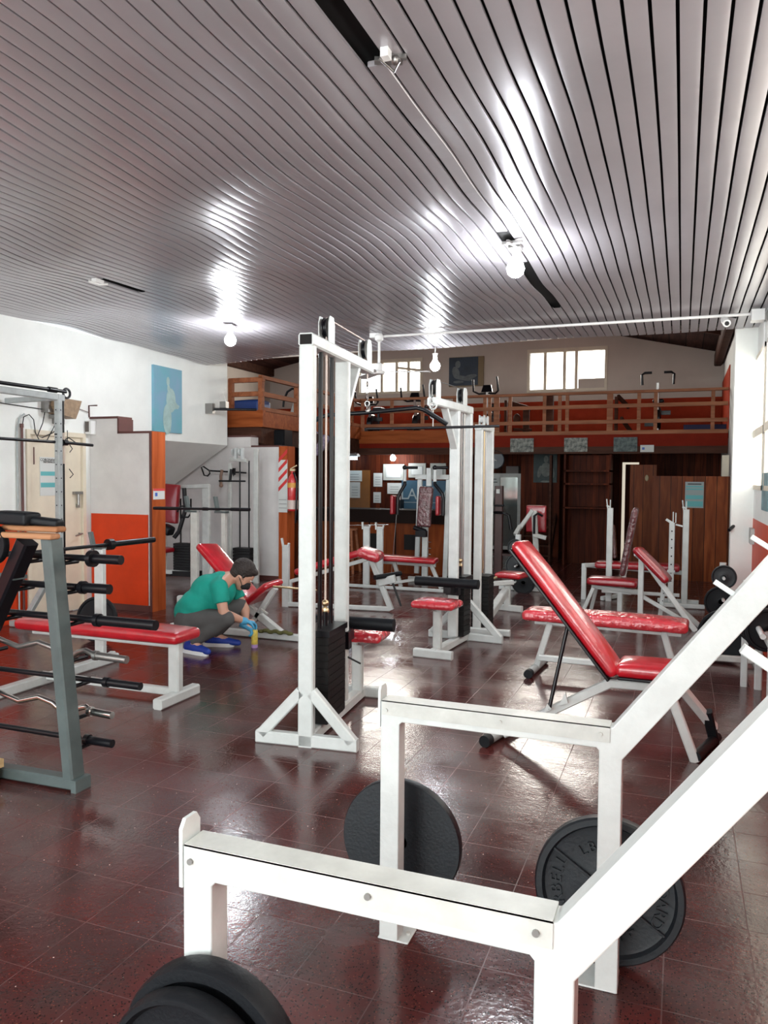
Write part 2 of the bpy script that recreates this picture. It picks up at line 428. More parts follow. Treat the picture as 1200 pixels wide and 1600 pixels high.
# right wall with window openings, pier
m = M(); m.cur = 0
def rwall(m, y0, y1, z0, z1): m.box(XR, XR+.18, y0, y1, z0, z1)
rwall(m, 9.36, 16.7, 0, 4.4); rwall(m, -3, 8.02, 2.80, CZ+.2); rwall(m, 8.02, 9.36, 2.80, 4.4)
for y0, y1 in ((-3,-1.6),(1.55,1.85),(4.9,5.2),(7.85,8.02)): rwall(m, y0, y1, 1.42, 2.80)
rwall(m, 8.02, 9.36, 1.12, 1.42); rwall(m, -3, 8.02, 1.12, 1.42)
m.cur = 1; rwall(m, -3, 9.36, 0, 1.12)
struct('wall_right', m, [wallw, orange])
m = M(); m.cur = 0; m.box(.49, XR, 8.93, 9.15, 0, CZ+.02)
struct('pier_right', m, [wallw])['kind'] = 'structure'
n_win = [0]
def window_side(y0, y1, z0, z1, split):
    n_win[0] += 1
    m = M(); fr = .045
    for a, b_ in ((z0, z0+fr), (z1-fr, z1)): m.box(XR-.01, XR+.08, y0, y1, a, b_)
    for a in [y0, y1-fr]: m.box(XR-.01, XR+.08, a, a+fr, z0, z1)
    zz_ = z0+(z1-z0)*split; m.box(XR-.02, XR+.08, y0, y1, zz_-.05, zz_+.03)
    nn = max(1, int((y1-y0)/.7))
    for i in range(1, nn): yy_ = y0+(y1-y0)*i/nn; m.box(XR+.0, XR+.06, yy_-.02, yy_+.02, z0, z1)
    o = struct('window_%d' % n_win[0], m, beige)
    m = M(); m.box(XR+.05, XR+.056, y0+fr, y1-fr, z0+fr, z1-fr); build('pane', m, glassp, parent=o)
window_side(8.02, 9.33, 1.42, 2.80, .42)
for y0, y1 in ((-1.6,1.55),(1.85,4.9),(5.2,7.85)): window_side(y0, y1, 1.42, 2.80, .42)

# front of the hall, behind the camera: low wall, big glazing
m = M(); m.cur = 0; m.box(XL-.15, XR+.18, -3.2, -3.05, 0, .5); m.box(XL-.15, XR+.18, -3.2, -3.05, 2.95, CZ+.1); m.box(XL-.15, XL+.35, -3.2, -3.05, .5, 2.95)
struct('wall_front', m, [wallw])
n_win[0] += 1
m = M()
for i in range(6): x = -5.95+i*(6.65/5); m.box(x-.03, x+.03, -3.18, -3.08, .5, 2.95)
m.box(-5.95, XR, -3.18, -3.08, .5, .56); m.box(-5.95, XR, -3.18, -3.08, 2.89, 2.95); m.box(-5.95, XR, -3.16, -3.1, 2.1, 2.15)
o = struct('window_%d' % n_win[0], m, beige)
m = M(); m.box(-5.92, XR-.02, -3.15, -3.145, .55, 2.9); build('pane', m, glassp, parent=o)

# back wall (white above orange on the mezzanine, wood panelling under it), left end wall, gable roof
YB = 16.5
def openings(m, x0, x1, z0, z1, holes, y0, y1):
    xs = sorted(set([x0, x1]+[h[0] for h in holes]+[h[1] for h in holes]))
    for a, b_ in zip(xs, xs[1:]):
        hs = [h for h in holes if h[0] <= a+1e-6 and h[1] >= b_-1e-6]
        if not hs: m.box(a, b_, y0, y1, z0, z1)
        else: m.box(a, b_, y0, y1, z0, hs[0][2]); m.box(a, b_, y0, y1, hs[0][3], z1)
holes = [(-6.95,-5.5,3.47,4.12),(-3.06,-1.53,3.40,4.17)]
m = M(); m.cur = 0; openings(m, -9.6, 1.4, 3.15, 5.6, holes, YB, YB+.2)
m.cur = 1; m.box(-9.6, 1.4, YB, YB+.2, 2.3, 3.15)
m.cur = 2; m.box(-9.6, 1.4, YB, YB+.2, 0, 2.3)
struct('wall_back', m, [wallback, orangeb, wpanel])
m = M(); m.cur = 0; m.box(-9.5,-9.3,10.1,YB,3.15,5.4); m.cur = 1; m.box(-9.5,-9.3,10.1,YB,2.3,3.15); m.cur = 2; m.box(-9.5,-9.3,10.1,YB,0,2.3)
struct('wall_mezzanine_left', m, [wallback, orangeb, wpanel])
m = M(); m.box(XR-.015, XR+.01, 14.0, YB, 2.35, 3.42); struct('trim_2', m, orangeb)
for (x0, x1, z0, z1), bars, low in ((holes[0], (-6.42,-6.06,-5.78), None), (holes[1], (-2.74,-2.34,-2.10), (-2.06, 3.60))):
    n_win[0] += 1
    m = M(); f = .055
    m.box(x0-f, x1+f, YB-.03, YB+.08, z1, z1+f+.02); m.box(x0-f, x1+f, YB-.03, YB+.08, z0-f, z0); m.box(x0-f, x0, YB-.03, YB+.08, z0, z1); m.box(x1, x1+f, YB-.03, YB+.08, z0, z1)
    for b_ in bars: m.box(b_-.03, b_+.03, YB-.01, YB+.05, z0, z1)
    if low is None:
        m.sq((-6.06, YB, 4.0), (-5.5, YB, 3.92), .05)
    o = struct('window_%d' % n_win[0], m, beige)
    m = M(); m.box(x0, x1, YB+.06, YB+.066, z0, z1); build('pane', m, glassp, parent=o)
    if low: m = M(); m.box(low[0], x1, YB+.02, YB+.03, z0, low[1]); build('lower_panel', m, wallback, parent=o)
m = M()
m.prism([(-9.6,8.9,4.02),(-4.2,8.9,5.10),(1.4,8.9,3.84),(1.4,8.9,4.0),(-4.2,8.9,5.26),(-9.6,8.9,4.18)], (0,7.8,0))
struct('roof', m, wroof)['kind'] = 'structure'
m = M()
m.sq((.60,9.3,3.86),(.60,YB,3.86),.14,.24); m.sq((-9.25,10.2,4.02),(-9.25,YB,4.02),.12,.2)
for yy_ in (11.2,13.8): m.sq((-9.3,yy_,3.98),(-4.2,yy_,5.02),.1,.16,side=(0,1,0)); m.sq((-4.2,yy_,5.02),(XR,yy_,3.92),.1,.16,side=(0,1,0))
struct('roof_beam', m, wdark)['kind'] = 'structure'

# mezzanine: deck, fascias, underside joists
m = M(); m.cur = 0
m.box(-9.3, XR, 14.05, YB, 2.22, 2.34); m.box(-9.3, -5.95, 10.25, 14.05, 2.22, 2.34)
m.cur = 1
for i in range(14): x = -5.6+i*.46; m.box(x-.03, x+.03, 14.1, YB, 2.08, 2.22)
struct('mezzanine_floor', m, [wdark, wdark])['kind'] = 'structure'
m = M()
m.cur = 0; m.box(-5.9, XR-.01, 13.98, 14.05, 2.30, 2.365)
m.cur = 1; m.box(-5.9, XR-.01, 13.99, 14.05, 2.09, 2.30)
m.cur = 2; m.box(-5.9, XR-.01, 13.97, 14.07, 1.965, 2.09)
m.cur = 3; m.box(-5.9, -3.25, 13.965, 13.985, 2.18, 2.42)
m.box(-9.3, -5.85, 10.16, 10.25, 2.26, 2.51); m.box(-5.93, -5.855, 10.25, 13.96, 2.26, 2.49)
m.cur = 2; m.box(-9.3, -5.90, 10.2, 10.3, 2.02, 2.26); m.box(-5.99, -5.90, 10.3, 14.05, 2.0, 2.26)
struct('mezzanine_fascia', m, [wrail, mat('red_brown_band', (.20,.016,.006), .7, spec=.1, var=.2), wdark, wfasc])['kind'] = 'structure'
# bar-side back wall under the mezzanine and the doorway block
m = M(); m.box(-5.95,-5.85,14.05,YB-.01,0,.02); 
door = M()

# door in the left wall
m = M(); m.box(XL-.06, XL-.01, 6.17, 6.91, .01, 1.93)
o = struct('door_1', m, beige)
m = M(); f = .045
m.box(XL-.02, XL+.02, 6.12, 6.165, 0, 1.93); m.box(XL-.02, XL+.02, 6.915, 6.96, 0, 1.93); m.box(XL-.02, XL+.02, 6.12, 6.96, 1.93, 1.98)
build('door_frame', m, beige, parent=o)
m = M(); m.box(XL-.01, XL+.03, 6.78, 6.90, 1.30, 1.33); m.cyl((XL+.02,6.84,1.30),(XL+.02,6.84,1.18),.014); m.box(XL-.01, XL+.02, 6.83, 6.86, 1.15, 1.19); m.cyl((XL,6.86,.86),(XL+.05,6.86,.86),.008); m.cyl((XL+.05,6.86,.86),(XL+.05,6.76,.84),.008)
build('latch', m, steel, parent=o)
m = M(); m.box(XL-.012, XL-.004, 6.23, 6.24, 1.62, 1.80); build('slot', m, maroon, parent=o)

# open doorway in the back under the mezzanine, a glowing strip standing in for the lit room behind, wood partition
m = M(); m.box(-.42, .66, 12.5, 12.56, 0, 1.575); struct('partition', m, wpart)['kind'] = 'structure'
m = M(); m.box(-.58,-.55,14.2,14.6,0,1.95); 
m = M(); m.box(-.86,-.42,14.35,14.39,.02,1.78)
o = struct('door_2', m, wpart)
m = M(); m.sph((-.58,14.34,1.55),.03,.01,.055); build('number_plate', m, mat('aged_brass',(.4,.33,.2),.5), parent=o)
m = M(); m.box(-1.0,-.95,14.45,14.5,.02,1.79); m.box(-1.0,-.72,14.45,14.5,1.79,1.825); struct('doorway_glow', m, mat('doorway_glow_strip', (.85,.8,.7), .5, emit=(1,.86,.66), estr=.35))  # emissive strip imitates light showing through the doorway gap
m = M(); m.box(.56,.66,12.9,13.0,0,1.9); struct('trim_4', m, beige)
# ------------------------------------------------------------------ foreground squat rack
def side_frame(m, Y, d=.058):
    """welded outline: two legs, level rail and the slanting upright cut from one closed profile"""
    x0, x1, x2, x3 = -.890, -.826, -.208, -.143
    zt, zu = .785, .722; k = 1.30; L = .92
    n_ = 1/sqrt(1+k*k); h = .078
    pts = [(x0,0),(x0,zt),(-.172,zt),(-.172+L,zt+k*L),(-.172+L+h*k*n_,zt+k*L-h*n_),(x3,zt+k*(x3+.172-h*k*n_)-h*n_),(x3,0),(x2,0),(x2,zu-.008),(x2-.008,zu),(x1+.008,zu),(x1,zu-.008),(x1,0)]
    m.prism([(x,Y-d/2,z) for x, z in pts],(0,d,0))
root = thing('squat_rack','large white steel squat rack with slanting uprights, filling the foreground','squat rack',(-.5,1.8,0))
for Y in (1.27, 2.33):
    m = M(); side_frame(m, Y)
    m.box(-.895,-.79,Y-.03,Y+.06,0,.006)
    m.box(-.26,-.145,Y-.03,Y+.09,0,.006)
    f = P(root,'side_frame',m,white); bv = f.modifiers.new('bevel','BEVEL'); bv.width = .005; bv.segments = 2; bv.limit_method = 'ANGLE'; bv.angle_limit = radians(50)
    m = M(); m.prism([(-.899,Y-.03,.70),(-.899,Y+.03,.70),(-.899,Y+.03,.815),(-.899,Y+.018,.832),(-.899,Y-.018,.832),(-.899,Y-.03,.815)],(.008,0,0)); P(root,'end_stop',m,white)
    m = M(); m.box(-.885,-.178,Y-.033,Y-.0292,.742,.789); m.box(-.885,-.178,Y-.033,Y+.03,.7855,.790); P(root,'bar_rest',m,white2)
    m = M()
    for x, z in ((-.870,.758),(-.50,.765),(-.205,.765)): m.cyl((x,Y-.038,z),(x,Y-.03,z),.006)
    m.cyl((-.806,Y+.02,.004),(-.806,Y+.02,.012),.008)
    P(root,'bolt',m,steel if Y < 2 else white2)
    for i, s in enumerate(((.09,1.222),(.18,1.35),(.27,1.47)) if Y > 2 else ((.09,1.25),(.185,1.375),(.28,1.50))):
        x, z = s; m = M(); m.sq((x,Y,z),(x+.09,Y,z-.058),.012 if Y > 2 else .022,.014,side=(0,1,0)); P(root,'bar_hook',m,white)
    m = M(); m.cyl((-.858,Y,.41 if Y < 2 else .52),(-.858,Y+(.11 if Y > 2 else -.14),.41 if Y < 2 else .52),.012); P(root,'plate_peg',m,white)
for z in (1.95,): m = M(); m.sq((.74,1.27,1.93),(.74,2.33,1.93),.06); m.sq((.60,1.27,0),(.60,1.27,1.78),.06); m.sq((.60,2.33,0),(.60,2.33,1.78),.06); m.sq((.60,1.27,.05),(.60,2.33,.05),.06); P(root,'rear_frame',m,white)

# ------------------------------------------------------------------ weight plates
def plate_mesh(m, c, ax, R, T, rim=.12, hub=.17, dish=.35, hole=.025):
    """c = centre of the back, ax points to the lettered face"""
    r1, r0 = R*(1-rim), R*hub
    d = T*dish
    m.lathe(c, ax, [(0,R*.985),(T*.12,R),(T*.85,R),(T,R*.975),(T,r1+.004),(T-d*.9,r1-.004),(T-d,r1-.012),(T-d,r0+.018),(T-d*.8,r0+.008),(T,r0),(T,hole+.006),(T*.9,hole),(0,hole)], 56)
def plate(label, c, ax, R, T, group=None, mt=None, parent_name='weight_plate', letters=False, ribs=False, **kw):
    ax = Vector(ax).normalized(); c = Vector(c)
    root = thing('weight_plate', label, 'weight plate', (c.x, c.y, max(0,c.z-R)), 0, group)
    m = M(); plate_mesh(m, c, ax, R, T, **kw)
    if ribs:
        u = V(0,0,1); u = (u-ax*u.dot(ax)).normalized(); v = u.cross(ax)
        zf = T*.66
        for a in ribs:
            dd = v*cos(a)+u*sin(a); m.sq(c+ax*zf+dd*R*.2, c+ax*zf+dd*R*.87, .022, .007, side=ax)
    P(root,'disc',m,mt or iron)
    return root
# the lettered plate: stands on the floor against the far side of the rack
def letter_plate(label, c, ax, R, T):
    root = plate(label, c, ax, R, T, ribs=(radians(148), radians(-32)))
    ax = Vector(ax).normalized(); c = Vector(c); u = V(0,0,1); u = (u-ax*u.dot(ax)).normalized(); v = u.cross(ax)
    m = M()
    def arc(txt, mid, r, size, step):
        for i, ch in enumerate(txt):
            a = radians(mid) + (len(txt)-1)/2*radians(step) - i*radians(step)
            dd = v*cos(a)+u*sin(a); xd = v*sin(a)-u*cos(a)
            add_text(m, ch, size, c+ax*(T*.66)+dd*r, xd, dd, .0075)
    arc('STANDARD', 14, R*.70, .050, 11.5); arc('BARBELL', 188, R*.70, .050, 11.5)
    arc('LBS', 112, R*.60, .045, 13); arc('45', 292, R*.58, .06, 17)
    P(root,'lettering',m,iron)
    return root
letter_plate('black plate with STANDARD BARBELL lettering, standing behind the right leg of the rack',(-.185,2.475,.228),(0,-1,.05),.226,.042)
root = plate('smooth black plate standing on the floor behind the left rear leg of the rack',(-.87,2.44,.262),(0,1,0),.212,.035,mt=iron)
root = plate('black rubber-coated plate hanging at the left front leg of the white rack',(-.80,1.225,.41),(0,-1,0),.185,.05,mt=rubber,rim=.16,hub=.3)
plate('slightly smaller black plate in front of the rubber-coated one, at the bottom edge',(-.81,1.165,.40),(0,-1,0),.168,.04,mt=rubber,rim=.10,hub=.25)

# ------------------------------------------------------------------ lat pull-down towers
def tower(root, sep=.6, seat=1.05, H=2.29, stack_h=.50, half=.30, bar=None, cable_z=1.98, roller_z=.56, tri=.31, rollhalf=.30, barcol=blackm, arm=True, seatmat=redp):
    """local frame: front upright with A-foot at y=0, second upright at y=sep, seat at y=seat"""
    t = .088; b = .05
    m = M(); m.sq((0,0,0),(0,0,H-.07),t,b); P(root,'front_upright',m,white)
    m = M(); m.sq((0,sep,.1),(0,sep,H-.07),t,b); P(root,'rear_upright',m,white)
    m = M(); m.sq((-half,0,.035),(half,0,.035),.05,.07,side=(0,1,0))
    for s in (-1,1): m.sq((s*(half-.03),0,.05),(s*.03,0,tri),.05,.062,side=(0,1,0))
    P(root,'front_foot',m,white)
    m = M(); m.sq((0,.02,.04),(0,seat,.04),.07,.07); P(root,'base_beam',m,white)
    L = seat+.08 if arm else sep+.03
    m = M(); m.sq((0,-.03,H-.035),(0,L,H-.035),t,.07); P(root,'top_beam',m,white)
    m = M(); m.box(-.034,.034,-.034,-.028,H-.062,H-.008); P(root,'tube_end_shade',m,dark)  # dark patch on the closed end imitates the shaded inside of the tube
    if arm: m = M(); m.sq((0,sep+.01,H-.40),(0,sep+.27,H-.06),.062,.03); P(root,'gusset',m,white)
    # pulleys on the top beam
    for y in ((sep*.5), (L-.06 if arm else sep*.8)):
        m = M()
        for s in (-1,1): m.prism([(s*.028,y-.05,H-.01),(s*.028,y+.05,H-.01),(s*.028,y+.05,H+.11),(s*.028,y+.03,H+.15),(s*.028,y-.03,H+.15),(s*.028,y-.05,H+.11)],(s*.006,0,0))
        br = P(root,'pulley_bracket',m,white)
        m = M(); m.lathe((-.014,y,H+.085),(1,0,0),[(0,.06),(.004,.06),(.012,.05),(.016,.05),(.024,.06),(.028,.06)],28)
        P(root,'pulley',m,blackm,parent=br)
    # guide rods, stack, cable
    for y in (sep*.5-.095, sep*.5+.095) if sep > .5 else (sep*.5-.07, sep*.5+.07):
        m = M(); m.cyl((0,y,.08),(0,y,H-.07),.013 if sep > .5 else .010); P(root,'guide_rod',m,blackm if sep > .5 else steel)
    m = M(); n = 11; ph = stack_h/n; w2 = .155 if sep > .5 else .09
    for i in range(n): z = .09+i*ph; m.box(-.075,.075,sep*.5-w2,sep*.5+w2,z,z+ph-.004)
    m.box(-.068,.068,sep*.5-w2+.006,sep*.5+w2-.006,.08,.09+stack_h-.004)
    P(root,'weight_stack',m,stackm)
    m = M(); m.box(-.085,.085,sep*.5-w2-.01,sep*.5+w2+.01,.09+stack_h,.09+stack_h+.035); m.cyl((0,sep*.5,.09+stack_h+.03),(0,sep*.5,.09+stack_h+.12),.016); P(root,'stack_top_plate',m,blackm)
    m = M(); m.cyl((0,sep*.5+.0,.09+stack_h+.16),(0,sep*.5,H+.04),.006)
    if arm: m.path([(0,sep*.5+.0,H+.145),(0,L-.06,H+.145)],.004); m.cyl((0,L-.0,H+.1),(0,L-.0,cable_z+.20),.004)
    P(root,'cable',m,mat('cable_sheath',(.62,.52,.46),.5) if sep>.5 else steel)
    m = M(); m.sph((0,sep*.5,.09+stack_h+.17),.022); m.lathe((0,sep*.5-.006,.09+stack_h+.125),(0,1,0),[(0,.016),(.006,.024),(.012,.016)],16); P(root,'cable_hook',m,brass)
    if arm:
        m = M()
        for i in range(4):
            z = cable_z+.17-i*.045; ax = (0,1,0) if i % 2 else (1,0,0)
            ring(m,(0,L,z),ax,.018,.0045,.9)
        P(root,'chain',m,steel)
    # seat, post, crossbar, knee roller
    m = M(); m.sq((0,seat-.10,.05),(0,seat-.10,.38),.07,.06); m.sq((-.02,seat-.10,.36),(-.02,seat-.10,.42),.05,.05); P(root,'seat_post',m,white)
    m = M(); m.sq((-.17,seat,.035),(.17,seat,.035),.06,.07,side=(0,1,0)); P(root,'rear_foot',m,white)
    m = M(); m.pad((-.19,seat-.08,.445),(.19,seat-.08,.445),(0,1,0),.29,.06,r=.03,crown=.018); P(root,'seat',m,seatmat)
    m = M(); m.cyl((-rollhalf,sep+.17,roller_z),(rollhalf,sep+.17,roller_z),.042,n=24); P(root,'knee_roller',m,rubber)
    m = M(); m.box(-.035,.035,sep+.02,sep+.16,roller_z-.10,roller_z-.02); m.box(-.06,.06,sep-.035,sep+.03,roller_z-.13,roller_z-.02); m.cyl((.03,sep,.38),(.12,sep+.03,.33),.006); P(root,'roller_bracket',m,blackm)
def ring(m, c, ax, R, r, sq=1):
    ax = Vector(ax).normalized(); u = V(0,0,1); v = ax.cross(u); c = Vector(c); n, k = 16, 6
    vs = []; fs = []
    for i in range(n):
        a = 2*pi*i/n; d = v*(cos(a)*sq)+u*sin(a)
        for j in range(k): b_ = 2*pi*j/k; vs.append(c+d*(R+r*cos(b_))+ax*(r*sin(b_)))
    for i in range(n):
        for j in range(k): fs.append((i*k+j, i*k+(j+1)%k, ((i+1)%n)*k+(j+1)%k, ((i+1)%n)*k+j))
    m.add(vs, fs)

root = thing('lat_pulldown_machine','tallest white lat pull-down tower, in the middle, nearest to the camera','lat machine',(-1.93,3.84,0),radians(5.5),'lat pull-down towers',world=False)
tower(root)
# the bent pull-down bar hanging on its chain
def bar_path(pts, rr=.012): m = M(); m.path(pts, rr, n=12); return m
b0 = V(-2.035,4.97,0)
bar = thing('pulldown_bar','black pull-down bar with bent ends, hanging by a chain from the nearest tower','exercise bar',(b0.x,b0.y,1.93))
dx = V(.985,.17,0)
m = bar_path([b0-dx*.46+V(0,0,1.86), b0-dx*.34+V(0,0,1.925), b0-dx*.29+V(0,0,1.94), b0-dx*.0+V(0,0,1.955), b0+dx*.34+V(0,0,1.985), b0+dx*.39+V(0,0,1.97), b0+dx*.54+V(0,0,1.875)], .0145); P(bar,'bar',m,blackm)
m = M(); ring(m,b0+V(0,0,1.985),(1,0,0),.02,.005); m.cyl(b0+V(0,0,1.96),b0+V(0,0,1.975),.018); P(bar,'swivel',m,steel)
m = bar_path([b0+dx*.40+V(0,0,1.967), b0+dx*.55+V(0,0,1.872)], .0165); P(bar,'grip',m,rubber)
m = bar_path([b0-dx*.345+V(0,0,1.922), b0-dx*.47+V(0,0,1.855)], .0165); P(bar,'grip',m,rubber)

root = thing('lat_pulldown_machine','white lat pull-down tower with red seat facing the camera, right of the nearest tower','lat machine',(-1.86,6.98,0),radians(180-4),'lat pull-down towers',world=False)
tower(root, sep=.34, seat=.82, H=2.17, stack_h=.50, half=.36, roller_z=.60, rollhalf=.29, tri=.36)
bar = thing('pulldown_bar','long straight black bar hanging across the second tower','exercise bar',(-1.9,6.12,1.93))
m = bar_path([(-2.47,6.0,1.915),(-1.9,6.08,1.92),(-1.38,6.16,1.93)],.011); P(bar,'bar',m,blackm)
m = M(); ring(m,(-1.915,6.085,2.10),(0,1,0),.028,.008); m.cyl((-1.915,6.085,1.93),(-1.915,6.085,2.07),.004); P(bar,'ring',m,white2)

# third tower, with the low rowing seat behind it
root = thing('cable_row_machine','slimmer white cable tower right behind the second one, with rowing rail and low seat','rowing machine',(-1.83,7.45,0))
X3 = -1.80
m = M(); m.sq((X3-.03,7.3,0),(X3-.03,7.3,1.98),.075,.05); P(root,'front_upright',m,white)
m = M(); m.sq((X3+.0,7.62,0),(X3+.0,7.62,1.98),.075,.05); P(root,'rear_upright',m,white)
m = M(); m.sq((X3-.03,7.26,2.0),(X3,7.65,2.0),.075,.05); P(root,'top_beam',m,white)
for y in (7.36,7.5): m = M(); m.box(X3-.045,X3-.038,y-.03,y+.03,2.02,2.12); m.box(X3+.0,X3+.007,y-.03,y+.03,2.02,2.12); m.cyl((X3-.04,y,2.08),(X3,y,2.08),.03,n=20); P(root,'pulley',m,white)
for y in (7.40,7.52): m = M(); m.cyl((X3-.02,y,.05),(X3-.02,y,1.98),.010); P(root,'guide_rod',m,steel)
m = M()
for i in range(12): m.box(X3-.10,X3+.07,7.35,7.57,.06+i*.042,.098+i*.042)
P(root,'weight_stack',m,stackm)
m = M(); m.cyl((X3-.02,7.46,.58),(X3-.02,7.46,2.02),.006); m.sq((X3-.02,7.46,.70),(X3-.02,7.46,.62),.02); P(root,'cable',m,brass)
m = M(); m.sq((-1.98,7.28,.035),(-1.5,7.28,.035),.06); m.sq((X3+.02,7.6,.14),(-1.86,8.85,.24),.075,.09); m.sq((-2.02,8.78,.035),(-1.66,8.70,.035),.06,.07,side=(0,1,0)); m.sq((-1.84,8.74,.05),(-1.84,8.74,.30),.07); m.sq((-2.05,8.45,.33),(-1.78,8.74,.33),.06,.05); P(root,'rail',m,white)
m = M(); m.pad((-2.02,9.12,.37),(-1.70,9.05,.37),(0,1,0),.30,.06,r=.03,crown=.015); P(root,'seat',m,redv)
m = M(); m.path([(-2.0,8.0,.42),(-1.95,8.05,.50),(-1.90,8.1,.43),(-1.82,8.12,.46),(-2.02,8.08,.38)],.012); P(root,'cable_handle',m,brass)

# ------------------------------------------------------------------ benches
def legs(root, pairs, mt=white, t=.045, foot=False, name='leg'):
    for p, q in pairs:
        m = M(); m.sq(p, q, t); o = P(root, name, m, mt)
def tube_foot(root, p, q, r=.03, cap=.045, mt=None):
    m = M(); m.cyl(p, q, r, n=18); o = P(root,'foot_tube',m,mt or grey_smith)
    p, q = Vector(p), Vector(q); d = (p-q).normalized()
    for e, s in ((p,1),(q,-1)): m = M(); m.cyl(e-d*s*.012, e+d*s*cap, r*1.12, n=18); P(root,'rubber_cap',m,rubber,parent=o)

# flat bench wrapped in clear plastic, right of centre
root = thing('flat_bench','long flat bench wrapped in shiny clear plastic, behind the tilted red bench','bench',(-.5,6.0,0))
m = M(); m.pad((-1.13,6.06,.455),(.07,6.02,.445),(0,1,0),.30,.075,r=.032,crown=.022,N=30); P(root,'cushion',m,redp)
m = M(); m.sq((-1.05,6.06,.395),(.02,6.02,.385),.05,.04); m.sq((-1.0,5.97,.13),(-.02,5.99,.12),.045); P(root,'frame',m,white)
legs(root,[((-.93,6.04,.39),(-1.03,6.04,.04)),((-.10,6.02,.39),(.0,6.02,.04))],t=.05)
tube_foot(root,(-1.05,5.84,.033),(-1.02,6.3,.033)); tube_foot(root,(.0,5.82,.033),(.03,6.28,.033))

# the tilted red bench in front of it
root = thing('incline_bench','red bench with raised back propped by a black strut, nearest on the right','bench',(-.4,4.5,0))
m = M(); m.pad((-.90,4.58,1.13),(-.315,4.52,.415),(0,1,0),.27,.07,r=.032,crown=.018,N=20); P(root,'backrest',m,redv)
m = M(); m.pad((-.925,4.58,1.09),(-.35,4.52,.385),(0,1,0),.25,.016,r=.005,crown=0); P(root,'backrest_board',m,blackm)
m = M(); m.pad((-.315,4.52,.455),(.09,4.50,.46),(0,1,0),.27,.07,r=.03,crown=.02); P(root,'seat',m,redv)
m = M(); m.pad((-.30,4.52,.412),(.08,4.50,.415),(0,1,0),.25,.016,r=.005,crown=0); P(root,'seat_board',m,blackm)
m = M(); m.sq((-.93,4.36,.04),(-.36,4.50,.355),.06,.05); m.sq((-.38,4.50,.36),(.0,4.52,.36),.06,.05); P(root,'frame',m,white)
legs(root,[((-.04,4.42,.37),(.10,4.42,0)),((.0,4.60,.37),(.20,4.74,.10))],t=.05)
m = M(); m.sq((.16,4.70,.20),(.205,4.75,.02),.055); m.cyl((.10,4.40,.03),(.22,4.80,.03),.028); P(root,'wheel_block',m,rubber)
tube_foot(root,(-.99,4.24,.033),(-.90,4.62,.033))
m = M(); m.cyl((-.58,4.46,.72),(-.67,4.36,.21),.011); P(root,'prop_strut',m,blackm)
m = M(); m.prism([(-.62,4.38,.23),(-.585,4.38,.31),(-.57,4.38,.25)],(0,.02,0)); m.prism([(-.70,4.35,.185),(-.68,4.35,.245),(-.655,4.35,.215)],(0,.02,0)); P(root,'notch',m,white)

# seat with tall maroon back
root = thing('upright_bench','bench with a tall near-vertical maroon back wrapped in creased plastic','bench',(-.7,9.0,0))
m = M(); m.pad((-.97,9.02,.37),(-.43,9.0,.36),(0,1,0),.30,.075,r=.03,crown=.018); P(root,'seat',m,redd)
m = M(); m.pad((-.60,9.05,.44),(-.47,9.05,1.20),(0,1,0),.27,.06,r=.03,crown=.014,N=22); P(root,'backrest',m,brownv)
m = M(); m.sq((-.93,9.0,.30),(-.40,8.98,.27),.045); m.sq((-.80,9.0,.27),(-.50,9.0,.26),.05,.06); m.sq((-.62,9.0,.27),(-.62,9.0,.02),.055); m.sq((-.60,9.07,.30),(-.52,9.10,.9),.04); P(root,'frame',m,white)
legs(root,[((-.90,8.9,.30),(-1.02,8.9,.0)),((-.88,9.12,.30),(-.95,9.15,0))],t=.04)
# preacher style short tilted pad
root = thing('preacher_bench','bench with a short tilted red pad on a tall white triangular frame','bench',(-.1,8.45,0))
m = M(); m.pad((-.43,8.45,.80),(-.10,8.4,.47),(0,1,0),.42,.075,r=.036,crown=.01); P(root,'arm_pad',m,redd)
m = M(); m.sq((-.375,8.42,0),(-.375,8.42,.74),.055); m.sq((-.385,8.40,.74),(.16,8.30,.0),.055); m.sq((-.36,8.44,.30),(.12,8.4,.04),.04); m.sq((-.19,8.5,0),(-.15,8.5,.45),.045); m.sq((.0,8.5,.20),(.22,8.5,0),.05); m.sq((-.42,8.38,.76),(-.36,8.44,.70),.07); P(root,'frame',m,white)
m = M()
for k in range(4): m.cyl((-.176+k*.008,8.47,.10+k*.08),(-.176+k*.008,8.474,.10+k*.08),.006)
P(root,'pin_hole',m,blackm)

def press_station(label, X0, X1, Y, pad_y, H, ux, mt=white, uy=0):
    root = thing('bench_press_station',label,'bench press',((X0+X1)/2,Y,0),0,None)
    m = M(); m.pad((X0,Y,.44),(X1,Y,.44),(0,1,0),.28,.08,r=.03,crown=.01); P(root,'cushion',m,redd)
    return root
root = press_station('low red bench with two tall white uprights, in front of the wooden partition',-1.0,.0,10.1,0,1.2,0)
m = M(); m.sq((-1.13,10.1,.42),(.05,10.1,.38),.05); m.sq((-1.13,10.0,0),(-1.13,10.0,.45),.06,.05); m.sq((-1.13,9.98,.43),(-1.0,10.1,.43),.05); m.sq((-.9,9.9,.13),(.0,9.9,.13),.04); m.sq((-.2,9.75,.03),(.28,9.75,.03),.05); m.sq((-.25,10.1,.03),(.22,10.1,.03),.05); m.sq((-.9,9.95,.03),(-.7,10.3,.03),.05); P(root,'frame',m,white)
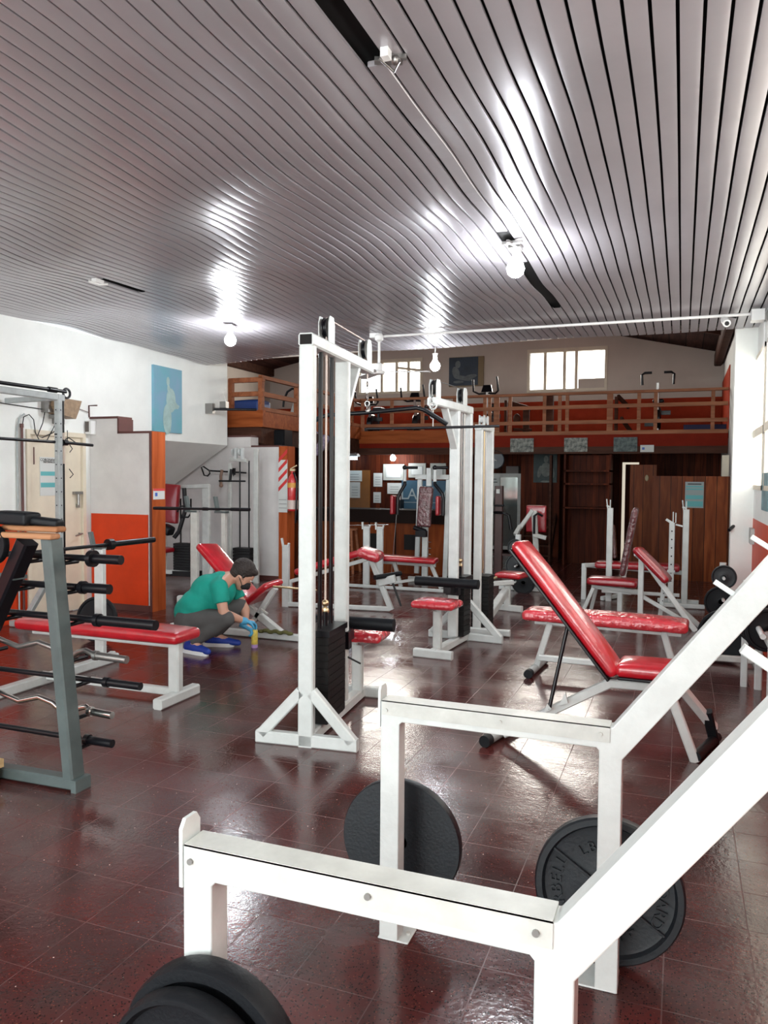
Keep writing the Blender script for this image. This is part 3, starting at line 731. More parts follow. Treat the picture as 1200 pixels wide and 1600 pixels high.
for x, z in ((-.825,1.19),(.055,1.19)):
    m = M(); m.sq((x,9.98,0),(x,9.98,z-.03),.072,.05); u_ = P(root,'upright',m,white)
    m = M(); m.sq((x-.03,9.98,z-.05),(x-.045,9.98,z+.08),.012,.03); m.sq((x+.0,9.98,z-.05),(x+.0,9.98,z+.07),.012,.03); m.sq((x-.045,9.98,z+.0),(x,9.98,z-.02),.02); P(root,'bar_cradle',m,white,parent=u_)
m = M(); m.sq((-.10,9.9,.05),(-.10,9.9,1.0),.065,.05); u_ = P(root,'safety_post',m,white)
m = M()
for k in range(7): m.cyl((-.10,9.872,.30+.1*k),(-.10,9.876,.30+.1*k),.009)
P(root,'pin_hole',m,blackm,parent=u_)
m = M(); m.sq((-.17,9.9,1.04),(-.09,9.9,.99),.015,.03); m.sq((-.09,9.9,1.0),(-.09,9.9,1.13),.012,.03); m.sq((-.06,9.9,1.0),(-.06,9.9,1.12),.012,.03); m.sq((-.06,9.9,.98),(.02,9.9,.96),.02); m.box(-.145,-.055,9.865,9.935,.40,.43); P(root,'bar_cradle',m,white,parent=u_)
m = M(); m.pad((-.77,10.18,.52),(-.81,10.2,.94),(0,1,0),.2,.04,r=.015,crown=.005); P(root,'small_back_pad',m,brownv)

# decline bench in the middle distance
root = thing('decline_bench','long red decline bench, its high end curving over with foot rollers, behind the nearest tower','bench',(-3.6,8.1,0))
m = M(); m.pad((-4.18,8.1,.40),(-3.38,8.14,.66),(0,1,0),.28,.075,r=.03,crown=.01,N=18); P(root,'back_pad',m,redv)
m = M(); m.pad((-3.42,8.12,.68),(-3.16,8.16,.60),(0,1,0),.30,.10,r=.045,crown=.015); P(root,'thigh_pad',m,redp)
m = M(); m.sq((-4.28,8.0,.28),(-3.32,8.12,.585),.045); m.sq((-4.26,7.98,.03),(-3.05,8.14,.03),.05); m.sq((-3.28,8.14,.58),(-3.03,8.14,.02),.06,.05); m.sq((-4.24,8.0,.28),(-4.24,8.0,.05),.045); m.sq((-3.17,8.12,.33),(-2.98,8.12,.38),.05,.09,side=(0,1,0)); P(root,'frame',m,white)
m = M(); m.sq((-4.285,7.98,0),(-4.285,7.98,.72),.085,.05); m.sq((-4.31,7.96,.70),(-4.33,7.96,.80),.02,.03); m.sq((-4.25,7.96,.70),(-4.235,7.96,.745),.02,.03); P(root,'upright',m,white)
m = M(); m.cyl((-3.17,7.98,.40),(-2.98,8.3,.42),.028); P(root,'foot_roller',m,rubber)
m = M(); m.cyl((-3.0,8.1,.33),(-2.90,8.1,.08),.012); P(root,'lever',m,blackm)

# bench press further back
root = thing('bench_press_station','red bench with two uprights holding a thin bar, in front of the bar counter','bench press',(-3.7,10.0,0))
m = M(); m.pad((-4.1,10.1,.40),(-3.13,10.2,.37),(0,1,0),.28,.07,r=.028,crown=.01); P(root,'cushion',m,redv)
m = M(); m.sq((-4.1,10.1,.34),(-3.15,10.2,.31),.05); m.sq((-4.3,9.75,.03),(-2.9,9.75,.03),.04); m.sq((-3.75,10.0,.05),(-3.25,10.3,.13),.04); P(root,'frame',m,white)
legs(root,[((-3.72,10.1,.33),(-3.62,10.1,0)),((-3.2,10.15,.32),(-3.05,10.15,0))],t=.05)
for x in (-4.06,-3.86): m = M(); m.sq((x,9.9,0),(x,9.9,.83),.09,.05); m.sq((x+.04,9.88,.80),(x+.06,9.88,.86),.02,.03); m.sq((x-.05,9.88,.80),(x-.055,9.88,.90),.02,.03); m.box(x-.045,x+.03,9.865,9.93,.82,.84); P(root,'upright',m,white)
single('barbell',M().cyl((-4.35,9.88,.845),(-3.75,9.93,.87),.008),chrome,'thin chrome bar lying on the uprights in front of the counter','barbell',(-4.35,9.88,.84))

# butterfly machine
root = thing('chest_fly_machine','chest fly machine with maroon back pad and black arms before the blue sign','chest machine',(-3.5,10.8,0))
m = M(); m.pad((-3.47,10.75,1.39),(-3.50,10.72,.80),(1,0,0),.215,.07,r=.03,crown=.012,N=20); P(root,'backrest',m,brownv)
m = M(); m.sq((-3.66,10.9,.1),(-3.62,10.9,1.5),.07,.05); m.sq((-3.22,10.9,.05),(-3.18,10.9,1.56),.07,.05); m.sq((-3.68,10.88,1.53),(-3.17,10.88,1.53),.05,.07,side=(0,1,0)); m.sq((-3.45,10.8,1.40),(-3.45,10.8,1.66),.075,.05); m.sq((-3.50,10.8,.0),(-3.50,10.8,.80),.085,.06); m.sq((-3.75,10.8,.03),(-3.2,10.8,.03),.06); P(root,'frame',m,white)
for s, x in ((-1,-3.79),(1,-3.33)):
    m = M(); m.cyl((x,10.7,1.66),(x,10.7,1.45),.026); a_ = P(root,'arm_tube',m,white)
    e = x+(.16 if s > 0 else -.07)
    m = M(); m.path([(x,10.7,1.46),(x+.01,10.68,1.42),(e-.02*s,10.62,1.29),(e,10.6,1.22),(e,10.6,.98)],.026); m.cyl((x-.02,10.68,1.665),(x+.20,10.68,1.665),.022); m.sph((x,10.69,1.665),.035); P(root,'arm',m,blackm)
    m = M(); m.pad((e-.07,10.6,1.26),(e-.07,10.6,.98),(0,1,0),.16,.05,r=.02,crown=.004); P(root,'arm_pad',m,redd)
m = M(); m.cyl((-3.64,10.72,.79),(-3.46,10.68,.74),.035); m.box(-3.60,-3.44,10.64,10.72,.66,.75); P(root,'seat_clamp',m,blackm)
m = M()
for k in range(3): m.cyl((-3.45,10.78,.40+k*.09),(-3.40,10.78,.40+k*.09),.006)
P(root,'pin',m,chrome)
m = M(); m.cyl((-3.85,10.6,1.30),(-3.95,10.6,.1),.004); P(root,'cable',m,steel)
# ------------------------------------------------------------------ left side of the hall
# bench press at the left with its bar lying along the wall direction
root = thing('bench_press_station','long low red bench with white uprights, behind the grey rack','bench press',(-3.7,4.4,0))
m = M(); m.pad((-4.42,4.30,.445),(-3.03,4.30,.445),(0,1,0),.29,.075,r=.032,crown=.018,N=26); P(root,'cushion',m,redv)
m = M(); m.sq((-4.36,4.30,.385),(-3.12,4.30,.385),.05); m.sq((-3.14,4.30,.05),(-3.14,4.30,.40),.085,.06); m.sq((-3.12,4.08,.035),(-3.12,4.50,.035),.07,.07,side=(1,0,0)); m.sq((-4.3,4.30,.06),(-3.12,4.30,.06),.05); m.sq((-4.27,3.7,.035),(-4.27,5.05,.035),.07,.07,side=(1,0,0)); m.sq((-4.30,4.96,.035),(-4.36,5.12,.035),.05); P(root,'frame',m,white)
for y in (3.72, 4.9):
    m = M(); m.sq((-4.29,y,0),(-4.29,y,.93),.085,.05); u_ = P(root,'upright',m,white)
    m = M(); m.sq((-4.33,y-.02,.92),(-4.365,y-.02,1.06),.02,.045); m.box(-4.34,-4.25,y-.03,y+.03,.925,.94); P(root,'bar_cradle',m,grey_paint,parent=u_)
root = thing('barbell','black barbell with a collar, resting on the uprights of the left bench','barbell',(-4.3,4.6,.93))
m = M(); m.cyl((-4.43,3.4,.945),(-4.28,5.0,.955),.014); P(root,'shaft',m,blackm)
m = M(); m.cyl((-4.28,5.0,.955),(-4.235,5.5,.96),.024); m.cyl((-4.285,4.98,.955),(-4.28,5.03,.955),.045); P(root,'sleeve',m,blackm)
plate('dark plate leaning on the floor behind the left bench',(-4.95,5.62,.20),(.15,-1,.12),.205,.03,mt=rubber)

# grey A-shaped bar rack and its bars
root = thing('bar_rack','grey-green A-shaped rack at the left edge, full of bars','bar rack',(-2.85,2.87,0))
m = M(); m.sq((-2.82,2.89,1.20),(-2.695,2.89,.03),.064,.09); P(root,'leg',m,grey_paint)
m = M(); m.sq((-2.97,2.89,1.18),(-3.62,2.89,.03),.075,.09); P(root,'leg',m,blackm)
m = M(); m.sq((-3.66,2.85,.035),(-2.66,2.88,.035),.07,.055,side=(0,1,0)); m.box(-2.67,-2.64,2.84,2.94,0,.06); P(root,'base_rail',m,grey_paint)
m = M(); m.sq((-3.2,2.90,1.0),(-3.03,2.90,1.0),.09,.02,side=(0,1,0)); P(root,'brace',m,grey_paint)
for z, y in ((1.225,2.84),(1.255,2.90)): m = M(); m.pad((-3.12,y,z-.01),(-2.765+.02*(z<1.24),y,z-.01),(0,1,0),.07,.028,r=.012,crown=0); P(root,'wooden_slat',m,wslat)
for z in (1.10,.955,.80,.625,.50,.345,.20):
    fx = -2.82+.125*(1.20-z)/1.17; fx2 = -2.97-.65*(1.18-z)/1.15
    m = M(); m.cyl((fx,2.88,z-.025),(fx,3.05,z-.025),.010); m.cyl((fx,3.05,z-.025),(fx,3.05,z+.0),.009); P(root,'peg',m,blackm)
    m = M(); m.cyl((fx2,2.88,z-.025),(fx2,3.05,z-.025),.010); P(root,'peg',m,blackm)
single('foam_collar',M().pad((-3.16,2.89,1.295),(-2.93,2.89,1.29),(0,1,0),.11,.06,r=.015,crown=.006).pad((-2.96,2.90,1.285),(-2.80,2.93,1.27),(0,1,0),.07,.035,r=.012,crown=.004),rubber,'black padded wrap lying on top of the grey rack','padding',(-3,2.88,1.25))
plate('small black plate hung at the top of the grey rack, cut by the left edge',(-3.13,2.84,1.165),(0,-1,0),.10,.035,mt=rubber,rim=.14,hub=.35)
def rack_bar(z, xr, kind, label, r=.012, sl=None, ml=blackm, x0=-3.75):
    Y = 3.0
    root = thing('ez_curl_bar' if kind == 'ez' else 'barbell', label, 'barbell', (-3,Y,z-.02), 0)
    if kind == 'ez':
        o_ = xr+2.48
        pts = [(-3.55,Y,z+.02),(-3.30,Y,z+.035),(-3.15,Y,z+.0),(-3.02,Y,z+.035),(-2.93,Y,z+.015),(-2.86,Y,z-.025),(-2.82,Y,z-.03),(-2.77,Y,z+.005),(-2.72,Y,z+.02),(-2.66+o_*.3,Y,z),(-2.60+o_*.3,Y,z)]
        m = M(); m.path(pts,.014,n=12); P(root,'shaft',m,ml)
        m = M(); m.cyl((-2.66+o_*.4,Y,z),(xr,Y,z-.005),.019); m.cyl((-2.67+o_*.4,Y,z),(-2.65+o_*.4,Y,z),.024); P(root,'sleeve',m,ml)
    else:
        m = M(); m.cyl((x0,Y,z),(xr-.2,Y,z),r); P(root,'shaft',m,ml)
        m = M(); m.cyl((xr-(sl or .2),Y,z),(xr,Y,z),r*1.45); m.cyl((xr-(sl or .2)-.015,Y,z),(xr-(sl or .2)+.01,Y,z),r*2.6 if kind == 'collar' else r*1.9); P(root,'sleeve',m,ml)
rack_bar(1.10,-2.50,'collar','black barbell with a round collar, topmost in the grey rack',.016,.17)
rack_bar(.955,-2.57,'bar','black barbell, second from the top in the grey rack',.017,.16)
rack_bar(.80,-2.30,'bar','black barbell reaching furthest out of the grey rack',.017,.34)
rack_bar(.625,-2.47,'ez','dull chrome bent curl bar just under the furthest-reaching bar',ml=steel)
rack_bar(.50,-2.39,'bar','black barbell with grey sleeve between the two chrome curl bars',.013,.2)
rack_bar(.345,-2.56,'ez','shiny chrome bent curl bar, lower of the two in the rack',ml=chrome)
rack_bar(.20,-2.56,'bar','black barbell with knurled end, lowest in the grey rack',.014,.15)
single('wooden_crate',M().box(-3.45,-3.075,2.60,2.80,0,.075).box(-3.46,-3.06,2.585,2.815,.08,.12),wcrate,'pale wooden block on the floor at the left edge','crate',(-3.2,2.9,0))

# smith machine by the left wall
root = thing('smith_machine','tall pale grey smith machine against the left wall','smith machine',(-5.6,5.2,0))
for y in (4.3, 5.82):
    m = M(); m.sq((-5.58,y,0),(-5.58,y,2.28),.055,.06,side=(0,1,0)); u_ = P(root,'post',m,grey_smith)
    m = M()
    for k in range(12): m.cyl((-5.552,y,.7+k*.13),(-5.548,y,.7+k*.13),.006); m.cyl((-5.58,y-.03,.7+k*.13),(-5.58,y-.033,.7+k*.13),.006)
    P(root,'pin_hole',m,blackm,parent=u_)
    m = M(); m.cyl((-5.62,y+.10,.1),(-5.62,y+.10,2.26),.014); P(root,'guide_rod',m,blackm)
    m = M(); m.cyl((-5.62,y+.10,1.62),(-5.62,y+.10,1.92),.019); P(root,'slide_sleeve',m,mat('ivory_sleeve',(.6,.5,.42),.4) if y>5 else white2)
    m = M(); m.prism([(-5.60,y-.035,1.90),(-5.60,y+.0,1.93),(-5.60,y+.06,1.80),(-5.60,y+.03,1.78),(-5.60,y-.0,1.86)],(.03,0,0)); P(root,'bar_hook',m,blackm)
    m = M(); m.sq((-5.58,y,.70),(-5.95,y-.10,.06),.055); m.sq((-6.2,y,.035),(-5.3,y,.035),.06); P(root,'foot_brace',m,grey_smith)
m = M(); m.sq((-5.58,4.2,2.25),(-5.58,5.88,2.25),.05,.06); m.sq((-6.25,5.84,2.24),(-5.58,5.84,2.25),.05); m.sq((-6.25,4.32,2.24),(-5.58,4.32,2.25),.05); P(root,'top_frame',m,grey_smith)
m = M(); m.cyl((-5.58,4.1,2.31),(-5.58,5.92,2.315),.017); m.cyl((-5.58,5.70,2.315),(-5.58,5.80,2.315),.026); ring(m,(-5.58,5.93,2.30),(1,0,0),.045,.012); P(root,'pull_up_bar',m,blackm)
root = thing('barbell','long black bar racked across the smith machine at head height','barbell',(-5.6,5.2,1.82))
m = M(); m.cyl((-5.62,4.0,1.83),(-5.60,6.0,1.825),.014); m.cyl((-5.60,5.9,1.825),(-5.60,5.95,1.825),.028); P(root,'shaft',m,blackm)
m = M(); m.cyl((-5.60,5.96,1.825),(-5.60,6.30,1.815),.015); P(root,'sleeve',m,blackm)

# things on the left wall
root = thing('wall_floodlight','old brown lamp housing with loose cables high on the left wall','lamp',(XL,6.5,2.2))
m = M(); m.prism([(XL+.02,6.38,2.33),(XL+.02,6.75,2.32),(XL+.02,6.70,2.20),(XL+.02,6.66,2.12),(XL+.02,6.42,2.16),(XL+.02,6.36,2.24)],(.14,0,0)); P(root,'housing',m,mat('brown_housing',(.33,.22,.13),.5,var=.4,vscale=20))
m = M(); m.box(XL,XL+.10,6.33,6.42,2.17,2.31); m.box(XL,XL+.06,6.48,6.60,2.06,2.11); m.box(XL+.02,XL+.12,6.42,6.5,2.11,2.15); P(root,'bracket',m,steel)
m = M(); m.path([(XL+.03,6.37,2.24),(XL+.05,6.30,2.05),(XL+.04,6.24,1.92),(XL+.04,6.30,1.90),(XL+.04,6.45,1.96),(XL+.04,6.55,2.03)],.005); m.path([(XL+.02,6.06,2.0),(XL+.02,6.08,2.10),(XL+.03,6.14,2.13),(XL+.03,6.2,2.08),(XL+.03,6.22,1.95),(XL+.03,6.28,1.86),(XL+.03,6.38,1.88),(XL+.03,6.50,2.06)],.005); m.cyl((XL+.01,5.7,2.22),(XL+.01,6.36,2.20),.005); P(root,'cable',m,blackm)
m = M(); m.cyl((XL+.02,6.055,0),(XL+.02,6.055,2.0),.013); m.cyl((XL+.02,6.055,1.99),(XL+.02,6.055,2.03),.018); single('conduit_pipe',m,maroon,'brown conduit running down the left wall beside the door','pipe',(XL,6.05,0))
m = M(); m.path([(XL+.015,6.0,0),(XL+.015,6.0,1.98),(XL+.02,6.02,2.08),(XL+.03,6.08,2.13)],.009); single('grey_cable',m,grey_smith,'thin grey cable just left of the brown conduit','cable',(XL,6,0))
root = thing('junction_box','small cream box with a dark panel on the stair wall','electric box',(-6.3,7.03,1.97))
m = M(); m.box(-6.40+.11,-6.21,6.96,7.05,1.975,2.125); P(root,'case',m,plasticw)
m = M(); m.box(-6.285,-6.235,6.955,6.962,2.0,2.115); P(root,'panel',m,mat('dark_meter',(.10,.08,.07),.3)); 
m = M(); m.path([(-6.29,7.03,2.17),(-6.295,7.03,2.30),(-6.18,7.03,2.30)],.008); m.path([(XL+.02,6.8,2.26),(XL+.02,7.02,2.22)],.004); single('wire_stub',m,maroon,'bent wire sticking up at the top of the stair wall','wire',(-6.29,7.03,2.15))
root = thing('coat_hook','wire hook hanging on the wall beside the door','hook',(XL,6.7,1.8))
m = M(); m.cyl((XL+.02,6.68,2.0),(XL+.02,6.68,1.86),.004); m.path([(XL+.02,6.60,1.88),(XL+.04,6.68,1.92),(XL+.06,6.76,1.87),(XL+.03,6.73,1.86)],.006); m.path([(XL+.03,6.69,1.86),(XL+.05,6.72,1.80),(XL+.03,6.70,1.76)],.005); m.path([(XL+.03,6.69,1.58),(XL+.05,6.73,1.52),(XL+.03,6.70,1.48)],.005); P(root,'wire',m,blackm)

def poster_x(name, label, cat, x, y0, y1, z0, z1, base, bands, lines=(), txt=None, sgn=1):
    """flat sheet on a wall at constant x facing +x (sgn=1) or -x"""
    root = thing(name,label,cat,(x,(y0+y1)/2,z0))
    m = M(); m.box(min(x,x+.004*sgn),max(x,x+.004*sgn),y0,y1,z0,z1); P(root,'sheet',m,base)
    for a, b_, mt in bands: m = M(); m.box(min(x+.004*sgn,x+.006*sgn),max(x+.004*sgn,x+.006*sgn),y0+.01,y1-.01,z0+(z1-z0)*a,z0+(z1-z0)*b_); P(root,'printed_band',m,mt)
    if txt:
        m = M()
        for t, sz, fz in txt: add_text(m,t,sz,(x+.0065*sgn,(y0+y1)/2,z0+(z1-z0)*fz),(0,1,0) if sgn < 0 else (0,1,0),(0,0,1),.0006)
        P(root,'lettering',m,blackink)
    return root
poster_x('health_poster','white and teal CORONAVIRUS notice on the beige door','poster',XL-.008,6.31,6.60,1.29,1.70,paper,((.52,.63,teal),(.22,.34,teal)),txt=(('CORONAVIRUS',.040,.93),('INFORMACION',.028,.87)))

root = thing('wall_bar','black bar on a bracket jutting from the end of the white upper wall','wall bracket',(-6.25,9.4,2.4))
m = M(); m.cyl((-6.22,9.36,2.46),(-5.70,9.72,2.47),.018); P(root,'bar',m,blackm)
m = M(); m.box(-6.30,-6.18,9.33,9.40,2.40,2.54); m.box(-6.12,-6.02,9.42,9.50,2.48,2.57); m.cyl((-6.06,9.46,2.57),(-6.05,9.46,2.75),.004); P(root,'bracket',m,steel)
# blue painting on the white wall
root = thing('blue_painting','tall blue-green painting of a pale standing figure on the white left wall','painting',(XL,8.45,2.07))
m = M(); m.box(XL,XL+.035,8.15,8.74,2.08,2.92); P(root,'canvas',m,mat('blue_wash',(.13,.40,.46),.6,var=1,col2=(.20,.36,.50),vscale=3))
m = M(); x = XL+.037
figm = mat('pale_wash',(.42,.60,.58),.6,var=.3,vscale=7)
def blob(m, pts, x): m.add([(x,)+p for p in pts],[tuple(range(len(pts)))])
def ell(cy, cz, ry, rz, n=14, rot=0): return [(cy+ry*cos(2*pi*i/n)*cos(rot)-rz*sin(2*pi*i/n)*sin(rot), cz+ry*cos(2*pi*i/n)*sin(rot)+rz*sin(2*pi*i/n)*cos(rot)) for i in range(n)]
for e, dxx in ((ell(8.44,2.74,.035,.06),0),(ell(8.45,2.65,.03,.05),.0003),(ell(8.50,2.50,.10,.16),.0006),(ell(8.55,2.47,.13,.04,rot=-.5),.0009),(ell(8.58,2.42,.10,.03,rot=.2),.0012),(ell(8.42,2.25,.09,.20),.0015),(ell(8.44,2.12,.055,.045),.0018)): blob(m,e,x+dxx)
P(root,'figure',m,figm)

# sticker on the post, hanger bar with straps, extinguisher and its sign
root = thing('small_sign','small white card with a blue emblem on the wooden post by the stairs','sign',(-5.44,7.15,1.25))
m = M(); m.box(-5.444,-5.440,7.06,7.26,1.25,1.37); P(root,'card',m,paper)
m = M(); m.box(-5.440,-5.438,7.06,7.26,1.345,1.37); P(root,'red_strip',m,mat('red_print',(.6,.05,.05),.6))
m = M(); m.box(-5.440,-5.4385,7.09,7.13,1.285,1.325); P(root,'emblem',m,mat('blue_print',(.05,.12,.45),.6))

root = thing('handle_rack','black wall bar with cable handles in the recess','handle rack',(-6.3,9.95,1.55))
m = M(); m.cyl((-6.62,9.9,1.60),(-5.98,9.9,1.57),.012); m.cyl((-6.25,9.9,1.59),(-6.25,10.0,1.59),.01); m.box(-6.28,-6.22,9.97,10.0,1.54,1.64); P(root,'bar',m,blackm)
root = thing('triangle_handle','black triangular cable handle at the left end of the wall bar','cable handle',(-6.65,9.88,1.55))
m = M(); m.path([(-6.60,9.88,1.60),(-6.70,9.88,1.66),(-6.74,9.88,1.65),(-6.69,9.88,1.53),(-6.63,9.88,1.52),(-6.59,9.88,1.56),(-6.60,9.88,1.60)],.011); P(root,'loop',m,blackm)
for i, x in enumerate((-6.37,-6.22)):
    m = M(); m.path([(x,9.87,1.61),(x-.01,9.85,1.52),(x-.005,9.85,1.40)],.022); m.sph((x-.005,9.85,1.38),.03)
    single('leather_strap',m,mat('brown_leather',(.28,.17,.12),.6,var=.3),'brown strap hanging from the wall bar, ' + ('left' if i == 0 else 'right')+' one of the pair','strap',(x,9.87,1.38))

root = thing('cable_tower','white cable tower with black rods standing in the recess by the second stair wall','lat machine',(-5.9,9.6,0))
m = M(); m.sq((-6.03,9.55,0),(-6.03,9.55,1.70),.05,.05); m.sq((-5.63,9.6,0),(-5.63,9.6,1.90),.075,.05); m.sq((-6.03,9.56,1.76),(-5.75,9.56,1.74),.06,.05,side=(0,1,0)); m.sq((-6.06,9.6,.04),(-5.6,9.6,.04),.06); P(root,'frame',m,white2)
for x in (-5.93,-5.82): m = M(); m.sq((x,9.54,1.76),(x,9.54,1.92),.04,.05); m.lathe((x-.05,9.54,1.86),(1,0,0),[(0,.05),(.02,.05)],24); P(root,'pulley_bracket',m,white)
for x in (-5.90,-5.75): m = M(); m.cyl((x,9.6,.1),(x,9.6,1.74),.011); P(root,'guide_rod',m,blackm)
m = M()
for i in range(9): m.box(-5.97,-5.69,9.52,9.68,.08+i*.047,.122+i*.047)
P(root,'weight_stack',m,stackm)
m = M(); m.cyl((-6.0,9.5,1.45),(-5.98,9.5,1.62),.02); m.path([(-5.97,9.48,1.60),(-5.93,9.48,1.52),(-5.90,9.48,1.60)],.006); P(root,'cable_end',m,blackm)
m = M(); ring(m,(-5.80,9.3,.18),(0,1,0),.055,.014); P(root,'low_pulley',m,blackm)
m = M(); m.cyl((-6.15,9.45,1.45),(-5.72,9.45,1.45),.012); single('pulldown_bar',m,blackm,'short black bar hanging from the cable tower in the recess','exercise bar',(-6,9.45,1.45))

root = thing('fire_extinguisher','red fire extinguisher hung on the wooden post of the second stair wall','fire extinguisher',(-5.26,10.0,1.0))
m = M(); m.lathe((-5.265,10.0,1.02),(0,0,1),[(0,.06),(.02,.075),(.42,.075),(.50,.055),(.54,.025),(.58,.022)],28); P(root,'cylinder',m,mat('extinguisher_red',(.55,.03,.03),.25,coat=.7))
m = M(); m.lathe((-5.265,10.0,1.05),(0,0,1),[(0,.0765),(.13,.0765)],28); P(root,'label',m,mat('label_print',(.62,.50,.45),.5))
m = M(); m.lathe((-5.265,10.0,1.36),(0,0,1),[(0,.0765),(.07,.0765)],28); P(root,'label_band',m,mat('yellow_print',(.65,.30,.05),.5))
m = M(); m.box(-5.30,-5.22,9.98,10.02,1.60,1.63); m.sq((-5.30,10,1.63),(-5.20,10,1.68),.02); m.sq((-5.27,10,1.58),(-5.27,10,1.62),.03); P(root,'valve',m,brass)
m = M(); m.path([(-5.24,9.98,1.58),(-5.17,9.95,1.45),(-5.17,9.93,1.05),(-5.19,9.95,.85)],.014); P(root,'hose',m,blackm)
root = thing('extinguisher_sign','white sign with red diagonal stripes behind the fire extinguisher','sign',(-5.41,9.975,1.0))
m = M(); m.box(-5.48,-5.335,9.970,9.976,1.0,1.76); P(root,'board',m,paper)
m = M()
for k in range(4): z = 1.30+k*.14; m.prism([(-5.478,9.968,z),(-5.338,9.968,z+.14),(-5.338,9.968,z+.20),(-5.478,9.968,z+.06)],(0,.002,0))
P(root,'stripes',m,mat('red_print_b',(.6,.03,.03),.6))
m = M()
for z in (1.06,1.12,1.18): m.box(-5.47,-5.345,9.967,9.97,z,z+.005)
P(root,'rule',m,blackink)

# pec deck in the recess
root = thing('chest_machine','chest machine with red pads half hidden behind the wooden post, in the recess','chest machine',(-6.5,9.0,0))
m = M(); m.pad((-6.62,9.0,1.40),(-6.66,9.0,.86),(1,0,.0),.26,.07,r=.02,crown=.01); P(root,'backrest',m,redd)
m = M(); m.sq((-6.16,9.15,0),(-6.16,9.15,1.40),.12,.05); m.sq((-6.55,9.1,1.36),(-6.12,9.15,1.38),.06); m.sq((-7.0,8.95,.17),(-6.3,9.1,.17),.06); m.sq((-6.75,9,.16),(-6.75,9,.8),.06); P(root,'frame',m,white2)
m = M(); m.path([(-6.42,9.0,1.35),(-6.40,9.0,1.05),(-6.47,8.95,.75),(-6.52,8.9,.66)],.03); m.path([(-6.50,8.95,1.02),(-6.44,8.95,1.10),(-6.32,8.95,1.10),(-6.26,8.95,1.02),(-6.32,8.95,.95),(-6.45,8.95,.95)],.012); m.pad((-6.70,8.9,.80),(-6.55,8.9,.74),(0,1,0),.15,.12,r=.03); P(root,'arm',m,blackm)
for x in (-6.55,-6.38): m = M(); m.cyl((x,9.1,.2),(x,9.1,1.2),.012); P(root,'guide_rod',m,blackm)
m = M()
for i in range(10): m.box(-6.62,-6.30,9.02,9.18,.20+i*.038,.234+i*.038)
m.box(-6.66,-6.26,9.0,9.2,.12,.19); P(root,'weight_stack',m,stackm)
m = M(); m.pad((-6.85,8.9,.50),(-6.6,8.9,.48),(0,1,0),.3,.06); P(root,'seat',m,redd)

# squat stand with short barbell; bench the person cleans
root = thing('barbell_stand','pair of narrow white uprights with hooks, behind the crouching person','barbell stand',(-4.6,6.9,0))
for x in (-4.79,-4.43):
    m = M(); m.sq((x,6.9,.05),(x,6.9,1.16),.085 if x < -4.6 else .05,.05); u_ = P(root,'upright',m,white2)
    m = M(); m.sq((x-.07,6.89,1.15),(x-.10,6.89,1.30),.03,.05); m.box(x-.10,x+.04,6.87,6.93,1.13,1.15); P(root,'bar_cradle',m,grey_paint,parent=u_)
m = M(); m.sq((-4.79,6.6,.035),(-4.79,7.2,.035),.06); m.sq((-4.43,6.6,.035),(-4.43,7.2,.035),.06); m.sq((-4.79,6.9,.12),(-4.43,6.9,.12),.05); P(root,'base',m,white2)
root = thing('barbell','short black barbell lying across the narrow uprights behind the person','barbell',(-4.7,6.86,1.17))
m = M(); m.cyl((-5.28,6.86,1.165),(-4.1,6.86,1.175),.013); m.cyl((-5.28,6.86,1.165),(-4.95,6.86,1.168),.018); m.cyl((-4.32,6.86,1.173),(-4.1,6.86,1.175),.018); m.cyl((-4.66,6.86,1.17),(-4.60,6.86,1.17),.018); P(root,'shaft',m,blackm)

root = thing('incline_bench','red tilted bench on a white base frame that the crouching person is wiping','bench',(-3.9,6.35,0))
m = M(); m.pad((-4.33,6.42,.84),(-3.74,6.33,.34),(0,1,0),.30,.07,r=.03,crown=.015,N=18); P(root,'backrest',m,redv)
m = M(); m.pad((-3.76,6.33,.33),(-3.50,6.30,.53),(0,1,0),.30,.06,r=.028,crown=.01); P(root,'seat',m,redv)
m = M(); m.sq((-4.66,6.32,.035),(-3.0,6.30,.035),.06,.06); m.sq((-3.90,6.31,.36),(-3.42,6.31,.05),.06,.07,side=(0,1,0)); m.sq((-3.72,6.31,.16),(-3.50,6.31,.48),.06,.05,side=(0,1,0)); m.sq((-4.25,6.4,.70),(-3.75,6.33,.28),.05); m.sq((-4.35,6.4,.05),(-4.22,6.4,.70),.05); m.sq((-4.67,6.50,0),(-4.67,6.50,.30),.085,.06); m.sq((-4.70,6.50,.275),(-4.30,6.52,.30),.06,.07,side=(0,1,0)); P(root,'frame',m,white)
m = M(); m.cyl((-3.46,6.2,.51),(-3.02,6.2,.50),.010); P(root,'adjuster_rod',m,brass)
m = M(); m.sq((-3.62,6.26,.28),(-3.55,6.26,.24),.02); P(root,'latch',m,white2)

# ------------------------------------------------------------------ crouching person
def remesh(o, vox=.012, sm=6):
    md = o.modifiers.new('remesh','REMESH'); md.mode = 'VOXEL'; md.voxel_size = vox; md.use_smooth_shade = True
    s_ = o.modifiers.new('smooth','SMOOTH'); s_.iterations = sm; s_.factor = .5
root = thing('person','person crouching in a teal t-shirt, grey trousers and blue gloves, wiping a red bench','person',(-3.8,5.75,0))
hipN, hipF = V(-3.93,5.58,.265), V(-3.98,5.76,.265)
kneeN, kneeF = V(-3.59,5.62,.30), V(-3.68,5.97,.36)
ankN, ankF = V(-3.87,5.53,.10), V(-3.86,5.84,.10)
toeN, toeF = V(-3.735,5.50,.035), V(-3.69,5.88,.035)
hipC = (hipN+hipF)/2
chest = V(-3.74,5.76,.52); neckb = V(-3.67,5.81,.62); headc = V(-3.575,5.86,.645)
shN, shF = V(-3.66,5.63,.565), V(-3.77,5.97,.545)
